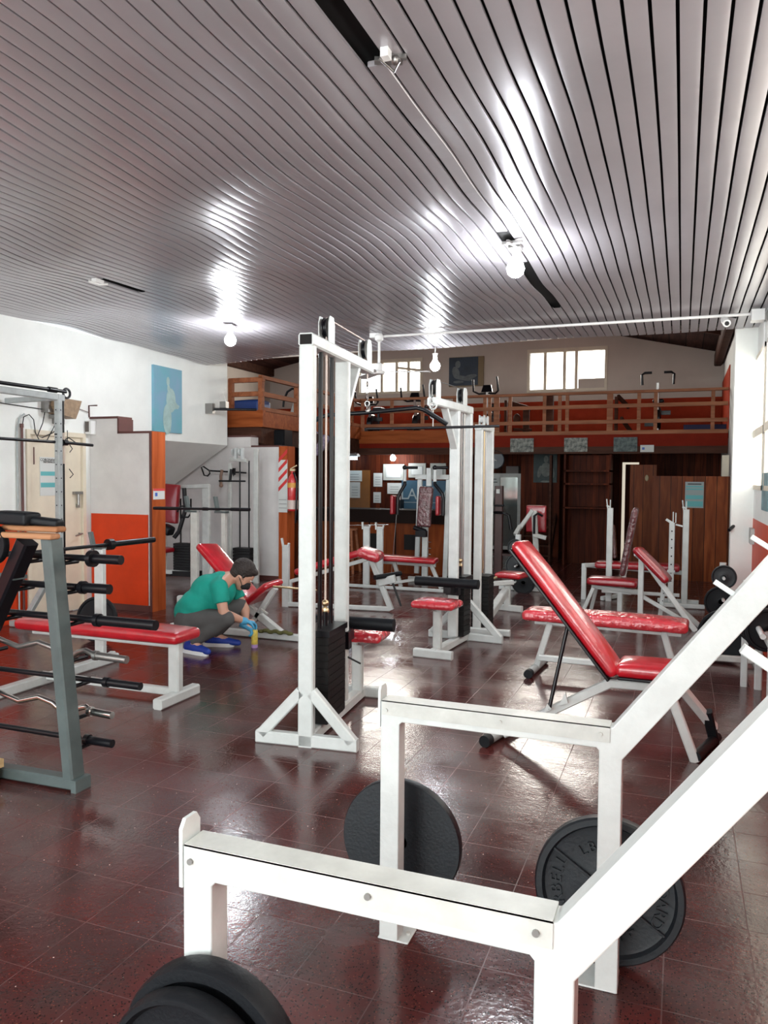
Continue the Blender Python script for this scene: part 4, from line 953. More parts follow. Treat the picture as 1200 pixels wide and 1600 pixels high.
elN, elF = V(-3.60,5.60,.345), V(-3.62,5.98,.32)
wrN, wrF = V(-3.495,5.76,.265), V(-3.575,5.89,.20)
haN, haF = V(-3.455,5.83,.245), V(-3.52,5.905,.165)
H3 = Matrix.Rotation(radians(29),3,'Z') @ Matrix.Rotation(radians(42),3,'Y')      # head frame: x = face, z = crown
def hp(x, y, z): return headc + H3 @ V(x, y, z)
m = M()
m.sph(headc+H3@V(-.005,0,.02),.102,.082,.108,R=H3); m.caps(hp(.035,0,-.05),hp(.05,0,-.085),.058,.038)
m.caps(hp(.088,0,.0),hp(.108,0,-.022),.010,.015)                                   # nose
for s in (-1,1): m.sph(hp(-.005,s*.078,-.01),.016,.008,.028,R=H3); m.caps(hp(.075,s*.03,.028),hp(.08,s*.012,.03),.012,.012); m.caps(hp(.04,s*.04,-.03),hp(.06,s*.03,-.055),.032,.026)
m.caps(hp(.085,-.02,-.055),hp(.085,.02,-.055),.011,.011)                           # mouth
m.caps(hp(-.045,0,-.06),neckb-V(.02,.01,0),.056,.062)
m.caps(neckb-V(.04,.02,.02),chest,.075,.12); m.caps(chest,hipC+V(-.0,0,.05),.125,.125)
m.caps(shN,neckb,.06,.06); m.caps(shF,neckb,.06,.06)
for sh, el, wr, ha in ((shN,elN,wrN,haN),(shF,elF,wrF,haF)):
    m.caps(sh,el,.052,.042); m.caps(el,el.lerp(wr,.35),.042,.041); m.caps(el.lerp(wr,.35),wr,.041,.028); m.caps(wr,ha,.027,.024)
for h, k, a, t in ((hipN,kneeN,ankN,toeN),(hipF,kneeF,ankF,toeF)):
    m.caps(h,k,.09,.06); m.caps(k,k.lerp(a,.35),.055,.058); m.caps(k.lerp(a,.35),a,.058,.038); m.caps(a,t,.035,.028)
o = P(root,'body',m,skin); remesh(o,.009,4)
# t-shirt
m = M()
m.caps(neckb-V(.07,.035,.04),chest+V(-.03,0,.0),.105,.15); m.sph(V(-3.83,5.73,.50),.165,.17,.16); m.sph(V(-3.90,5.68,.39),.165,.18,.15); m.sph(V(-3.93,5.67,.33),.15,.18,.12); m.caps(chest,hipC.lerp(chest,.35),.142,.148); m.caps(hipC.lerp(chest,.35),hipC+V(-.02,0,.06),.148,.150)
m.caps(shN+V(-.02,.02,0),neckb-V(.06,.02,.03),.075,.085); m.caps(shF,neckb-V(.06,.02,.03),.075,.085)
m.cyl(shN,shN.lerp(elN,.60),.073,.066,n=24); m.sph(shN,.073); m.cyl(shF,shF.lerp(elF,.60),.073,.066,n=24); m.sph(shF,.073)
shirt = mat('teal_cotton',(.0,.30,.235),.8,var=.18,vscale=4,bump=.3,bscale=9)
o = P(root,'t_shirt',m,shirt); remesh(o,.010,6)
# trousers
m = M()
m.caps(hipN+V(-.01,0,-.01),hipF+V(-.01,0,-.01),.125,.125)
for h, k, a in ((hipN,kneeN,ankN),(hipF,kneeF,ankF)):
    m.caps(h,h.lerp(k,.5),.118,.098); m.caps(h.lerp(k,.5),k,.098,.075); m.caps(k,k.lerp(a,.4),.073,.075); m.cyl(k.lerp(a,.4),a+V(0,0,.0),.075,.055,n=22)
o = P(root,'trousers',m,mat('grey_trousers',(.085,.085,.085),.85,bump=.5,bscale=10,var=.15)); remesh(o,.011,6)
# shoes
for a, t in ((ankN,toeN),(ankF,toeF)):
    d = V(t.x-a.x,t.y-a.y,0).normalized()
    m = M(); heel = V(a.x,a.y,.052)-d*.045
    m.caps(heel,heel+d*.10,.042,.045); m.caps(heel+d*.10,V(t.x,t.y,.036)+d*.05,.042,.030); m.caps(heel+V(0,0,.01),a+V(0,0,.01),.04,.042)
    for v_ in m.v: v_.z = max(v_.z, .014)
    o = P(root,'shoe',m,mat('blue_shoe',(.005,.03,.26),.55)); remesh(o,.007,3)
    m = M(); n = Vector((-d.y,d.x,0))
    def outl(z, g=0): 
        pts = []
        for u_, w_ in ((-.046,.016),(-.036,.032),(0,.038),(.08,.037),(.14,.038),(.19,.033),(.222,.022),(.236,.008)): pts.append((u_,w_))
        return [heel+d*(u_+(g if u_ > 0 else -g))+n*(w_+g) + V(0,0,z-heel.z) for u_, w_ in pts]+[heel+d*(u_+(g if u_ > 0 else -g))-n*(w_+g) + V(0,0,z-heel.z) for u_, w_ in reversed(pts)]
    A = outl(.0); B_ = outl(.032,.002); k = len(A)
    m.add(A+B_,[tuple(range(k-1,-1,-1)),tuple(range(k,2*k))]+[(i,(i+1)%k,k+(i+1)%k,k+i) for i in range(k)])
    P(root,'sole',m,mat('white_sole',(.7,.72,.74),.5),parent=o)
# gloves with five separate fingers
glove = mat('blue_nitrile',(.07,.35,.58),.45,bump=.3,bscale=60)
def hand(wr, ha, curl, side, grip):
    f = (ha-wr).normalized(); n_ = V(0,0,1); s = f.cross(n_).normalized()*side; n_ = s.cross(f)*side
    m = M(); palm0 = wr+f*.012; palm1 = wr+f*.075
    for k in (-.028,-.010,.010,.028): m.caps(palm0+s*k*.7,palm1+s*k,.017,.0145)
    m.cyl(wr-f*.035,wr+f*.02,.034,.031,n=18)
    for k, L in ((-.030,.062),(-.010,.074),(.010,.078),(.030,.070)):
        p = palm1+s*k; d1 = (f*cos(curl)-n_*sin(curl)); d2 = (f*cos(curl*2.1)-n_*sin(curl*2.1)); d3 = (f*cos(curl*2.9)-n_*sin(curl*2.9))
        p1 = p+d1*L*.45; p2 = p1+d2*L*.3; p3 = p2+d3*L*.25
        m.caps(p,p1,.0100,.0092); m.caps(p1,p2,.0092,.0085); m.caps(p2,p3,.0085,.0072)
    b0 = palm0+s*.030+f*.01; t1 = b0+(s*.7+f*.55-n_*.35).normalized()*.035; t2 = t1+(f*.7-n_*.7+s*.1).normalized()*.03; t3 = t2+(f*.6-n_*.8-s*.25).normalized()*.022
    m.caps(b0,t1,.014,.0115); m.caps(t1,t2,.0115,.010); m.caps(t2,t3,.010,.008)
    o = P(root,'glove',m,glove); remesh(o,.004,2)
hand(wrN, haN, .50, 1, 0); hand(wrF, haF+V(.01,.0,.0), .75, -1, 1)
# hair, mask
m = M()
m.sph(hp(-.024,0,.048),.110,.094,.100,R=H3); m.sph(hp(-.055,0,-.0),.062,.078,.085,R=H3); m.sph(hp(.050,0,.088),.048,.062,.034,R=H3)
for s in (-1,1): m.caps(hp(-.02,s*.07,.02),hp(.012,s*.074,.0),.022,.014)
o = P(root,'hair',m,mat('dark_brown_hair',(.018,.011,.009),.6,bump=1,bscale=70)); remesh(o,.008,3)
m = M()
m.sph(hp(.062,0,-.048),.052,.062,.050,R=H3); m.caps(hp(.088,0,-.02),hp(.10,0,-.05),.024,.026)
o = P(root,'face_mask',m,mat('black_mask',(.012,.012,.014),.8)); remesh(o,.007,3)
m = M()
for s in (-1,1): m.path([hp(.05,s*.06,-.03),hp(.0,s*.083,.0),hp(-.02,s*.083,-.0)],.003); m.path([hp(.05,s*.058,-.06),hp(.0,s*.083,-.03),hp(-.018,s*.083,-.02)],.003)
P(root,'mask_strap',m,mat('black_mask_strap',(.012,.012,.014),.8))
for s in (-1,1): m = M(); m.sph(hp(.083,s*.031,.012),.010,.014,.008,R=H3); P(root,'eye',m,mat('eye_white',(.6,.58,.55),.2))
# spray can and rag
root = thing('spray_bottle','yellow spray can with violet base standing under the blue glove','spray can',(-3.495,5.91,0))
m = M(); m.lathe((-3.495,5.93,.02),(0,0,1),[(0,.026),(.004,.029),(.12,.029),(.145,.022),(.155,.012)],24); P(root,'can',m,mat('yellow_label',(.72,.56,.10),.35,var=.4,vscale=40))
m = M(); m.lathe((-3.495,5.93,0),(0,0,1),[(0,.028),(.03,.0295)],24); P(root,'base_ring',m,mat('violet_print',(.35,.22,.45),.4))
m = M(); m.lathe((-3.495,5.93,.175),(0,0,1),[(0,.012),(.03,.012),(.03,.016),(.045,.010)],16); P(root,'nozzle',m,plasticw)
m = M()
for i in range(7): m.sph((-3.62+i*.05,6.26,.075+.012*(i%2)),.035,.03,.018)
o = single('cleaning_rag',m,mat('olive_cloth',(.10,.10,.03),.9,bump=.6,bscale=40),'dark olive rag lying on the bench frame beside the spray can','cloth',(-3.5,6.26,.06)); remesh(o,.008,3)
# ------------------------------------------------------------------ right side
def tree(root, X, Y, H, ps):
    pass
root = thing('plate_tree','white plate stand by the right-hand pier','plate stand',(.40,8.2,0))
m = M(); m.sq((.395,8.3,0),(.395,8.3,.70),.06); m.sq((.28,8.3,.03),(.66,8.3,.03),.05); m.sq((.395,8.0,.03),(.395,8.6,.03),.05)
for z in (.57,.36): m.cyl((.395,8.05,z),(.395,8.3,z),.014)
P(root,'stand',m,white)
plate('small black plate at the top of the right-hand plate stand',(.40,8.16,.575),(0,-1,0),.115,.03)
plate('mid-sized dark plate below the small one on the right-hand plate stand',(.38,8.16,.33),(0,-1,0),.155,.03,mt=rubber)
plate('large black plate standing on the floor, half hidden behind the slanting rack upright',(.36,7.05,.215),(-.1,-1,0),.21,.035,mt=rubber)
m = M(); m.sq((.05,6.92,.04),(.62,6.9,.05),.05); m.sq((.60,6.8,0),(.60,7.2,.03),.05); single('floor_bar',m,white2,'white floor rail under the large plate beside the right wall','rail',(.3,6.9,0))
root = thing('plate_rack','white rack with a row of black plates against the right wall','plate rack',(.55,6.2,0))
m = M(); m.sq((.455,6.2,0),(.455,6.2,.78),.045); P(root,'post',m,white)
m = M(); m.sq((.545,6.15,0),(.545,6.15,.50),.05); P(root,'post',m,white)
m = M(); m.sq((.455,6.2,.74),(.545,6.15,.38),.04); m.cyl((.50,5.4,.52),(.50,6.3,.52),.018); m.sq((.545,5.3,0),(.545,5.3,.50),.05); m.sq((.545,5.3,.48),(.545,6.15,.48),.045); P(root,'rail',m,white)
for i in range(6):
    plate('black plate in the row on the right wall rack, %s from the pier' % ['first','second','third','fourth','fifth','last'][i],(.53+.006*i,6.08-i*.07,.50+.01*(i%2)),(.1,-1,0),.155-.006*(i%3),.04,'plates in the row at the right wall',mt=rubber)

# things on the right wall
root = thing('wall_bracket','small grey bracket with a black handle on the right wall under the window','bracket',(XR,9.1,1.1))
m = M(); m.cyl((XR-.0,9.15,1.18),(XR-.12,9.15,1.18),.012); m.cyl((XR-.10,9.1,1.20),(XR-.10,9.1,1.08),.012); m.sph((XR-.1,9.1,1.15),.025); P(root,'bracket',m,steel)
m = M(); m.cyl((XR-.10,9.1,1.10),(.47,8.85,.99),.018); P(root,'handle',m,blackm)
m = M(); m.box(XR-.035,XR,8.70,8.95,.86,1.02); single('wall_socket',m,steel,'grey socket box on the orange part of the right wall','socket',(XR,8.8,.86))
root = thing('health_poster','blue-green notice on the right wall by the window','poster',(XR-.003,7.75,1.24))
m = M(); m.box(XR-.008,XR-.002,7.45,7.98,1.24,1.58); P(root,'sheet',m,mat('pale_teal_print',(.20,.36,.40),.6,var=.5,vscale=9))
root = thing('health_poster','teal and white notice on the wooden partition at the back','poster',(.17,12.495,1.1))
m = M(); m.box(.045,.305,12.492,12.499,1.10,1.49); P(root,'sheet',m,mat('poster_paper',(.30,.36,.36),.6))
for a, b_ in ((.02,.10),(.13,.19),(.27,.29),(.31,.33)): m = M(); m.box(.055,.295,12.489,12.492,1.10+a,1.10+b_); P(root,'printed_band',m,teal)
m = M(); m.box(.08,.27,12.489,12.492,1.45,1.465); P(root,'heading',m,blackink)

# middle plate tree and the machines in front of the fridge
root = thing('plate_tree','white plate stand in front of the drinks fridge','plate stand',(-2.02,10.35,0))
m = M(); m.sq((-2.05,10.4,0),(-2.05,10.4,.76),.07); m.sq((-2.3,10.4,.03),(-1.55,10.4,.03),.05); m.sq((-1.62,10.2,.03),(-1.55,10.7,.03),.05)
for z in (.60,.36,.15): m.cyl((-2.03,10.1,z),(-2.03,10.4,z),.012)
P(root,'stand',m,white)
plate('small black plate on top of the stand in front of the fridge',(-2.05,10.25,.60),(0,-1,0),.11,.03)
plate('larger black plate in the middle of the stand in front of the fridge',(-2.02,10.25,.355),(0,-1,0),.165,.03)
plate('black plate lowest on the stand, behind the red rowing seat',(-1.93,10.2,.14),(0,-1,0),.155,.03,mt=rubber)
root = thing('press_machine','small white lever machine with a red pad beside the fridge','press machine',(-2.0,11.3,0))
m = M(); m.pad((-2.02,11.6,1.12),(-2.02,11.6,.72),(1,0,0),.30,.06,r=.02); P(root,'back_pad',m,redd)
m = M(); m.sq((-1.95,11.4,0),(-2.0,11.3,1.05),.08,.05); m.sq((-2.2,11.3,.80),(-2.02,11.3,1.06),.06); m.sq((-2.25,11.2,.70),(-2.2,11.3,.82),.06); m.sq((-2.2,11.4,.03),(-1.8,11.4,.03),.05); m.sq((-2.0,11.3,.7),(-1.82,11.3,.66),.06); P(root,'frame',m,white2)
m = M(); m.path([(-1.98,11.2,.72),(-1.98,11.2,.98),(-1.93,11.2,1.02),(-1.86,11.2,.98)],.018); P(root,'handle',m,blackm)
root = thing('dip_station','dark brown post with black dip handles in front of the fridge','dip station',(-2.75,12.2,0))
m = M(); m.sq((-2.72,12.2,0),(-2.72,12.2,1.40),.13,.08); m.sq((-3.1,12.2,.30),(-2.4,12.2,.30),.03); m.sq((-3.0,12.2,.04),(-2.45,12.2,.04),.06); P(root,'post',m,mat('brown_enamel',(.085,.035,.032),.45,var=.3))
m = M(); m.path([(-2.88,12.15,.98),(-2.70,12.1,.98),(-2.60,12.0,.98),(-2.52,12.0,.94),(-2.48,12.0,.72)],.022); m.cyl((-2.84,12.12,1.09),(-2.62,12.12,1.09),.014); m.path([(-2.88,12.15,.98),(-2.95,12.1,.98),(-2.96,12.05,.9)],.02); P(root,'handle',m,blackm)
m = M(); m.box(-2.755,-2.70,12.14,12.155,1.28,1.35); P(root,'sticker',m,paper)

# drinks fridge, clock, notices
root = thing('drinks_fridge','tall white drinks fridge with a glass door, under the mezzanine','fridge',(-3.45,15.9,0))
m = M(); m.box(-3.83,-3.0,15.93,16.45,.05,1.62); P(root,'cabinet',m,mat('fridge_side',(.30,.26,.25),.4))
m = M(); f = .05; m.box(-3.83,-3.0,15.88,15.93,1.55,1.63); m.box(-3.83,-3.0,15.88,15.93,.05,.12); m.box(-3.83,-3.78,15.88,15.93,.12,1.55); m.box(-3.16,-3.0,15.88,15.93,.12,1.55); P(root,'door_frame',m,white2)
m = M(); m.box(-3.78,-3.16,15.90,15.91,.12,1.55); P(root,'glass_door',m,mat('fridge_glass',(.42,.47,.46),.07,metal=.75))
m = M(); m.box(-3.81,-3.53,15.868,15.876,1.28,1.60); P(root,'notice',m,paper)
m = M(); m.box(-3.72,-3.60,15.862,15.868,1.50,1.515); m.box(-3.70,-3.58,15.862,15.868,1.44,1.455); P(root,'notice_print',m,blackink)
m = M(); m.box(-3.42,-3.16,15.95,16.2,1.625,1.78); single('cardboard_box',m,mat('grey_card',(.22,.19,.18),.8),'small greyish box on top of the drinks fridge','box',(-3.3,16,1.62))
root = thing('wall_clock','round dark clock with white hands hanging under the mezzanine beam','clock',(-3.64,14.1,1.9))
m = M(); m.lathe((-3.20,14.0,1.86),(0,-1,0),[(0,.17),(.03,.17),(.035,.165),(.025,.155),(.02,.0001)],40); P(root,'case',m,mat('clock_face',(.02,.028,.04),.3))
m = M(); c = V(-3.20,13.965,1.86)
m.sq(c+V(.03,0,-.005),c+V(-.14,0,-.035),.014,.004,side=(0,1,0)); m.sq(c+V(.03,0,-.02),c+V(-.07,0,.055),.014,.004,side=(0,1,0)); P(root,'hands',m,plasticw)

# bar counter and what is on the wall behind
root = thing('bar_counter','wooden bar counter with dark top, under the mezzanine on the left','counter',(-4.7,11.6,0))
m = M(); m.box(-7.0,-3.25,11.55,11.62,0,.80); P(root,'front_panel',m,wbar)
m = M(); m.box(-7.0,-3.2,11.48,12.05,.97,1.01); m.box(-7.0,-3.25,11.5,11.56,.80,.97); P(root,'counter_top_and_shade',m,mat('dark_counter_and_shade',(.009,.004,.003),.6,spec=.1))  # dark slab; the dark band below it imitates shade under the overhang
for x in (-4.66,-3.98): m = M(); m.box(x-.11,x+.11,11.535,11.55,.38,.62); P(root,'vent',m,dark)
root = thing('bar_stool','wooden stool standing against the bar counter','stool',(-4.93,11.3,0))
m = M(); m.lathe((-4.95,11.3,.68),(0,0,1),[(0,.15),(.03,.15)],24); P(root,'seat',m,wrail)
for sx in (-1,1):
    for sy in (-1,1): m = M(); m.sq((-4.95+sx*.09,11.3+sy*.09,.68),(-4.95+sx*.15,11.3+sy*.15,0),.035); P(root,'leg',m,wrail)
m = M(); m.sq((-5.07,11.18,.25),(-4.83,11.18,.25),.025); m.sq((-5.06,11.18,.45),(-4.84,11.18,.45),.025); P(root,'rung',m,wrail)
YW = 15.5
m = M(); m.box(-7.6,-4.35,YW,YW+.08,0,2.2); struct('wall_bar', m, wpanel)['kind'] = 'structure'
m = M(); m.box(-6.82,-6.28,YW-.03,YW,.84,1.68); single('wooden_board',m,mat('amber_board',(.24,.085,.008),.5,var=.2),'amber wooden board behind the bar, with papers pinned on it','board',(-6.5,YW,.84))
def sheet(x0, x1, z0, z1, label, dy=.0, name='paper_notice', mt=paper, prn=True):
    root = thing(name,label,'notice',((x0+x1)/2,YW-dy,z0))
    m = M(); m.box(x0,x1,YW-.012-dy,YW-.004-dy,z0,z1); P(root,'sheet',m,mt)
    if prn:
        m = M(); n = max(2,int((z1-z0)/.07))
        for k in range(n): z = z0+(z1-z0)*(.15+.7*k/n); m.box(x0+(x1-x0)*.2,x1-(x1-x0)*.2,YW-.014-dy,YW-.012-dy,z,z+.012)
        P(root,'print',m,mat('grey_print',(.25,.27,.28),.7) if False else greyprint)
greyprint = mat('grey_print',(.30,.32,.33),.7)
sheet(-6.80,-6.46,1.44,1.67,'upper sheet on the amber board behind the bar',.032)
sheet(-6.74,-6.50,1.08,1.42,'lower sheet on the amber board behind the bar',.032)
sheet(-6.20,-6.0,1.33,1.62,'narrow printed sheet just right of the amber board')
sheet(-6.20,-6.03,.98,1.21,'small sheet low beside the amber board, left of the landscape certificate')
sheet(-5.88,-5.56,1.18,1.41,'landscape certificate under the framed diploma')
sheet(-5.80,-5.58,.84,1.14,'sheet partly hidden by the dark box on the counter')
def frame_pic(x0, x1, z0, z1, label):
    root = thing('framed_diploma',label,'frame',((x0+x1)/2,YW,z0))
    m = M(); m.box(x0,x1,YW-.03,YW-.005,z0,z1); P(root,'frame',m,mat('pale_frame',(.45,.46,.42),.5))
    m = M(); m.box(x0+.06,x1-.06,YW-.034,YW-.03,z0+.05,z1-.06); P(root,'inner_line',m,greyprint); m = M(); m.box(x0+.07,x1-.07,YW-.037,YW-.034,z0+.06,z1-.07); P(root,'document',m,paper)
frame_pic(-5.97,-5.50,1.47,1.81,'large framed diploma behind the bar, under the left round bulb')
frame_pic(-5.40,-5.02,1.53,1.83,'framed diploma behind the left arm of the chest fly machine')
frame_pic(-4.92,-4.58,1.53,1.83,'framed diploma behind the right arm of the chest fly machine')
m = M(); m.box(-5.68,-5.47,15.2,15.4,.80,1.06); single('dark_box',m,blackm,'dark box standing behind the bar, left of the blue sign','box',(-5.6,15.3,.80))
m = M(); m.box(-7.3,-4.4,15.05,15.47,.76,.80); single('back_shelf',m,wdark,'dark shelf along the wall behind the bar','shelf',(-5.5,15.3,.76))
root = thing('blue_sign','blue sign with large pale letters LAR on the wall behind the bar','sign',(-5,YW,.82))
m = M(); m.box(-5.55,-4.42,YW-.03,YW-.005,.82,1.47); P(root,'board',m,mat('blue_board',(.035,.10,.16),.5))
pale_l = mat('pale_letters',(.35,.42,.44),.6)
for ch, x in (('L',-5.49),('A',-5.31),('R',-5.12),('A',-4.56)): m = M(); add_text(m,ch,.33,(x,YW-.034,1.17),(1,0,0),(0,0,1),.003); P(root,'letter',m,pale_l)
m = M(); m.box(-5.5,-4.45,YW-.034,YW-.031,1.0,1.012); P(root,'underline',m,pale_l)
# poster of a figure, stairs, shelf at the back
root = thing('figure_poster','dark poster of a pale figure on the panelled wall beside the stairs','poster',(-2.6,15.2,1.4))
m = M(); m.box(-2.70,-2.25,15.1,15.12,1.45,2.0); P(root,'sheet',m,mat('green_dark_print',(.035,.06,.06),.6,var=.5,vscale=8))
m = M()
for i, e in enumerate((ell(-2.46,1.90,.045,.07),ell(-2.46,1.70,.10,.14),ell(-2.58,1.66,.04,.12,rot=-.2),ell(-2.34,1.66,.04,.12,rot=.2),ell(-2.47,1.47,.09,.02))): m.add([(y,15.098-.0004*i,z) for y, z in e],[tuple(range(len(e)))])
P(root,'figure',m,mat('pale_print',(.16,.18,.16),.6,var=.5,vscale=9))
m = M(); m.box(-2.95,-2.20,15.13,15.17,0,2.0); struct('panel_by_stairs', m, wpanel)['kind'] = 'structure'
m = M()
for i in range(5): m.box(-2.76,-2.25,14.2+i*.17,14.4+i*.17,.10+i*.165,.13+i*.165)
m.box(-2.25,-2.21,14.2,14.34,0,1.95); m.sq((-2.78,14.15,0),(-2.78,15.0,.82),.04,.16); m.sq((-2.24,14.35,.1),(-2.24,15.0,.82),.04,.16)
single('wooden_staircase',m,wdark,'low dark wooden steps under the figure poster, beside the shelving','stairs',(-2.5,14.2,0))
m = M(); m.box(-1.95,-1.15,13.9,14.3,1.42,1.45); m.box(-1.95,-1.15,13.9,14.3,1.65,1.68); m.box(-1.95,-1.15,13.9,14.3,1.0,1.03); m.box(-1.95,-1.92,13.9,14.3,0,1.95); m.box(-1.18,-1.15,13.9,14.3,0,1.95); m.box(-1.95,-1.15,14.28,14.3,0,1.95); single('dark_shelving',m,wpanel,'dark wooden shelving under the mezzanine between stairs and doorway','shelves',(-1.5,14.1,0))

# camouflage pictures on the beam, sticker
camo = mat('mottled_print',(.36,.37,.33),.7,var=1,col2=(.04,.05,.05),vscale=16)
camo2 = mat('mottled_print_dark',(.16,.20,.19),.7,var=1,col2=(.03,.045,.05),vscale=16)
for x0, x1, mt, lb in ((-2.92,-2.50,camo,'mottled grey picture on the beam, nearest the clock'),(-1.96,-1.56,camo,'mottled grey picture on the beam, middle of the three'),(-1.12,-.73,camo2,'darker mottled picture on the beam, nearest the small card')):
    m = M(); m.box(x0,x1,13.945,13.962,2.0,2.245); single('mottled_picture',m,mt,lb,'picture',((x0+x1)/2,13.95,2.0))
root = thing('small_sign','small white card with a blue emblem on the mezzanine beam','sign',(-.57,13.96,2.0))
m = M(); m.box(-.68,-.46,13.945,13.962,1.99,2.11); P(root,'card',m,paper)
m = M(); m.box(-.65,-.61,13.943,13.945,2.03,2.07); P(root,'emblem',m,mat('blue_print_b',(.05,.12,.45),.6))

# railing of the mezzanine
root = thing('mezzanine_railing','long brown wooden railing along the mezzanine','railing',(-2.6,14.02,2.36))
zt = 3.05
m = M(); m.box(-5.9,XR-.02,13.98,14.06,zt-.045,zt); P(root,'top_rail',m,wdark if False else wrail)
for z in (2.79,2.52): m = M(); m.box(-5.9,XR-.02,13.985,14.02,z-.032,z+.032); P(root,'middle_rail',m,wrail)
for x in (-5.86,-5.25,-4.63,-4.0,-3.42,-3.33,-3.20,-2.95,-2.33,-2.06,-1.93,-1.20,-.72,-.45,.45): m = M(); w2 = .03 if x not in (-3.20,-1.20) else .05; m.box(x-w2,x+w2,14.022,14.06,2.36,zt-.045); P(root,'baluster',m,wrail)
root = thing('mezzanine_railing','wooden railing on the left wing of the mezzanine','railing',(-5.9,10.2,2.5))
m = M(); m.box(-6.45,-5.85,10.17,10.23,2.93,3.0); m.box(-5.93,-5.87,10.17,14.0,2.975,3.03); P(root,'top_rail',m,wraily)
m = M(); m.box(-6.45,-5.85,10.17,10.22,2.72,2.79); m.box(-5.93,-5.88,10.2,14.0,2.72,2.79); m.box(-5.93,-5.88,10.2,14.0,2.50,2.56); P(root,'middle_rail',m,wraily)
for x, y in ((-5.90,10.20),(-6.42,10.2),(-5.905,11.35),(-5.905,12.0),(-5.905,12.8),(-5.905,13.6)): m = M(); m.box(x-.035,x+.035,y-.035,y+.035,2.45,2.99); P(root,'post',m,wraily)

# things on the mezzanine
root = thing('blue_case','blue padded case lying on the left wing of the mezzanine','case',(-6.3,10.8,2.34))
m = M(); m.pad((-6.75,10.7,2.56),(-6.12,10.7,2.58),(0,1,0),.4,.26,r=.05,crown=.02); P(root,'case',m,mat('blue_fabric',(.01,.04,.19),.5,bump=.4,bscale=8))
root = thing('loudspeaker','black loudspeaker hanging under the corner of the mezzanine','speaker',(-5.85,10.75,1.95))
m = M(); m.box(-5.98,-5.72,10.60,10.85,1.95,2.24); P(root,'cabinet',m,blackm)
m = M(); m.box(-5.96,-5.74,10.59,10.60,1.97,2.22); P(root,'grille',m,rubber)
m = M(); m.box(-5.60,-5.35,11.4,11.5,1.85,2.0); m = M().pad((-5.62,11.5,1.88),(-5.42,11.5,2.20),(0,1,0),.12,.12,r=.05,crown=.02).cyl((-5.46,11.5,2.16),(-5.86,11.5,2.40),.012)
single('hanging_bag',m,mat('pinkish_cloth',(.35,.28,.36),.8,var=1,col2=(.10,.08,.14),vscale=18),'mottled pinkish bag hanging at the mezzanine corner','bag',(-5.5,11.5,1.85))
def bike(label, x, y, s=1, seat=True, handles='bars', tall=3.25, mt=blackm, face=0, post=None):
    root = thing('exercise_bike',label,'exercise bike',(x,y,2.34),face,None)
    z0 = 2.34
    m = M(); m.sq((x-.22,y-.35,z0+.03),(x+.22,y-.35,z0+.03),.05); m.sq((x-.22,y+.35,z0+.03),(x+.22,y+.35,z0+.03),.05); m.sq((x,y-.35,z0+.06),(x,y+.35,z0+.06),.06); P(root,'base',m,post or steel)
    m = M(); m.sq((x,y-.15,z0+.06),(x,y-.28,tall-.12),.055); P(root,'column',m,post or steel)
    m = M(); m.lathe((x-.06,y-.1,z0+.28),(1,0,0),[(0,.18),(.02,.2),(.10,.2),(.12,.18)],28); P(root,'flywheel_cover',m,mt)
    for s_ in (-1,1): m = M(); m.sq((x+s_*.05,y-.1,z0+.28+.1*s_),(x+s_*.22,y-.1,z0+.28+.1*s_),.03,.08); P(root,'pedal',m,mt)
    m = M()
    if handles == 'bars': m.path([(x-.24,y-.45,tall+.10),(x-.24,y-.40,tall-.12),(x-.16,y-.30,tall-.16),(x,y-.28,tall-.15),(x+.16,y-.30,tall-.16),(x+.24,y-.40,tall-.12),(x+.22,y-.45,tall+.14)],.02)
    else:
        for s_ in (-1,1): m = M(); m.path([(x+s_*.26,y-.3,tall-.16),(x+s_*.27,y-.32,tall+.02),(x+s_*.22,y-.34,tall+.05),(x+s_*.10,y-.34,tall+.05)],.022); P(root,'handlebar',m,mt)
        m = M(); m.cyl((x-.26,y-.3,tall-.5),(x+.26,y-.3,tall-.5),.02)
    P(root,'handlebar',m,mt)
    if handles == 'bars': m = M(); m.prism([(x-.11,y-.33,tall-.13),(x+.11,y-.33,tall-.13),(x+.07,y-.28,tall+.01),(x-.08,y-.28,tall+.01)],(0,.04,0)); P(root,'console',m,mt)
    if seat: m = M(); m.pad((x,y+.15,z0+.62),(x,y+.40,z0+.62),(1,0,0),.2,.06); m.sq((x,y+.25,z0+.06),(x,y+.25,z0+.6),.05); P(root,'saddle',m,mt)
    return root
bike('exercise bike with upswept handlebars and console, in front of the framed picture',-3.52,14.9,tall=3.30)
bike('exercise bike with open bent handles at the right end of the mezzanine',-.44,14.9,handles='open',tall=3.36)
bike('exercise bike with small hooked handlebars, near the left window',-4.98,14.9,tall=3.20)
bike('exercise bike at the far left of the long railing, partly behind the nearest tower',-6.9+.9,15.0,tall=3.16)
root = thing('elliptical_trainer','elliptical trainer with black looped handles on the left wing of the mezzanine','elliptical',(-6.6,12.4,2.34))
for s in (0,.35): m = M(); m.path([(-6.45+s*.6,11.9+s,2.72),(-6.44+s*.6,11.9+s,2.84),(-6.37+s*.6,11.9+s,2.98),(-6.28+s*.6,11.9+s,3.03),(-6.20+s*.6,11.9+s,3.02)],.02); P(root,'handle',m,blackm)
m = M(); m.sq((-6.40,12.0,2.36),(-6.32,12.1,2.84),.06); m.sq((-6.5,12.0,2.37),(-6.2,12.6,2.37),.06); P(root,'frame',m,white2)
root = thing('rowing_frame','dark training frame standing behind the middle of the long railing','training frame',(-2.7,14.7,2.34))
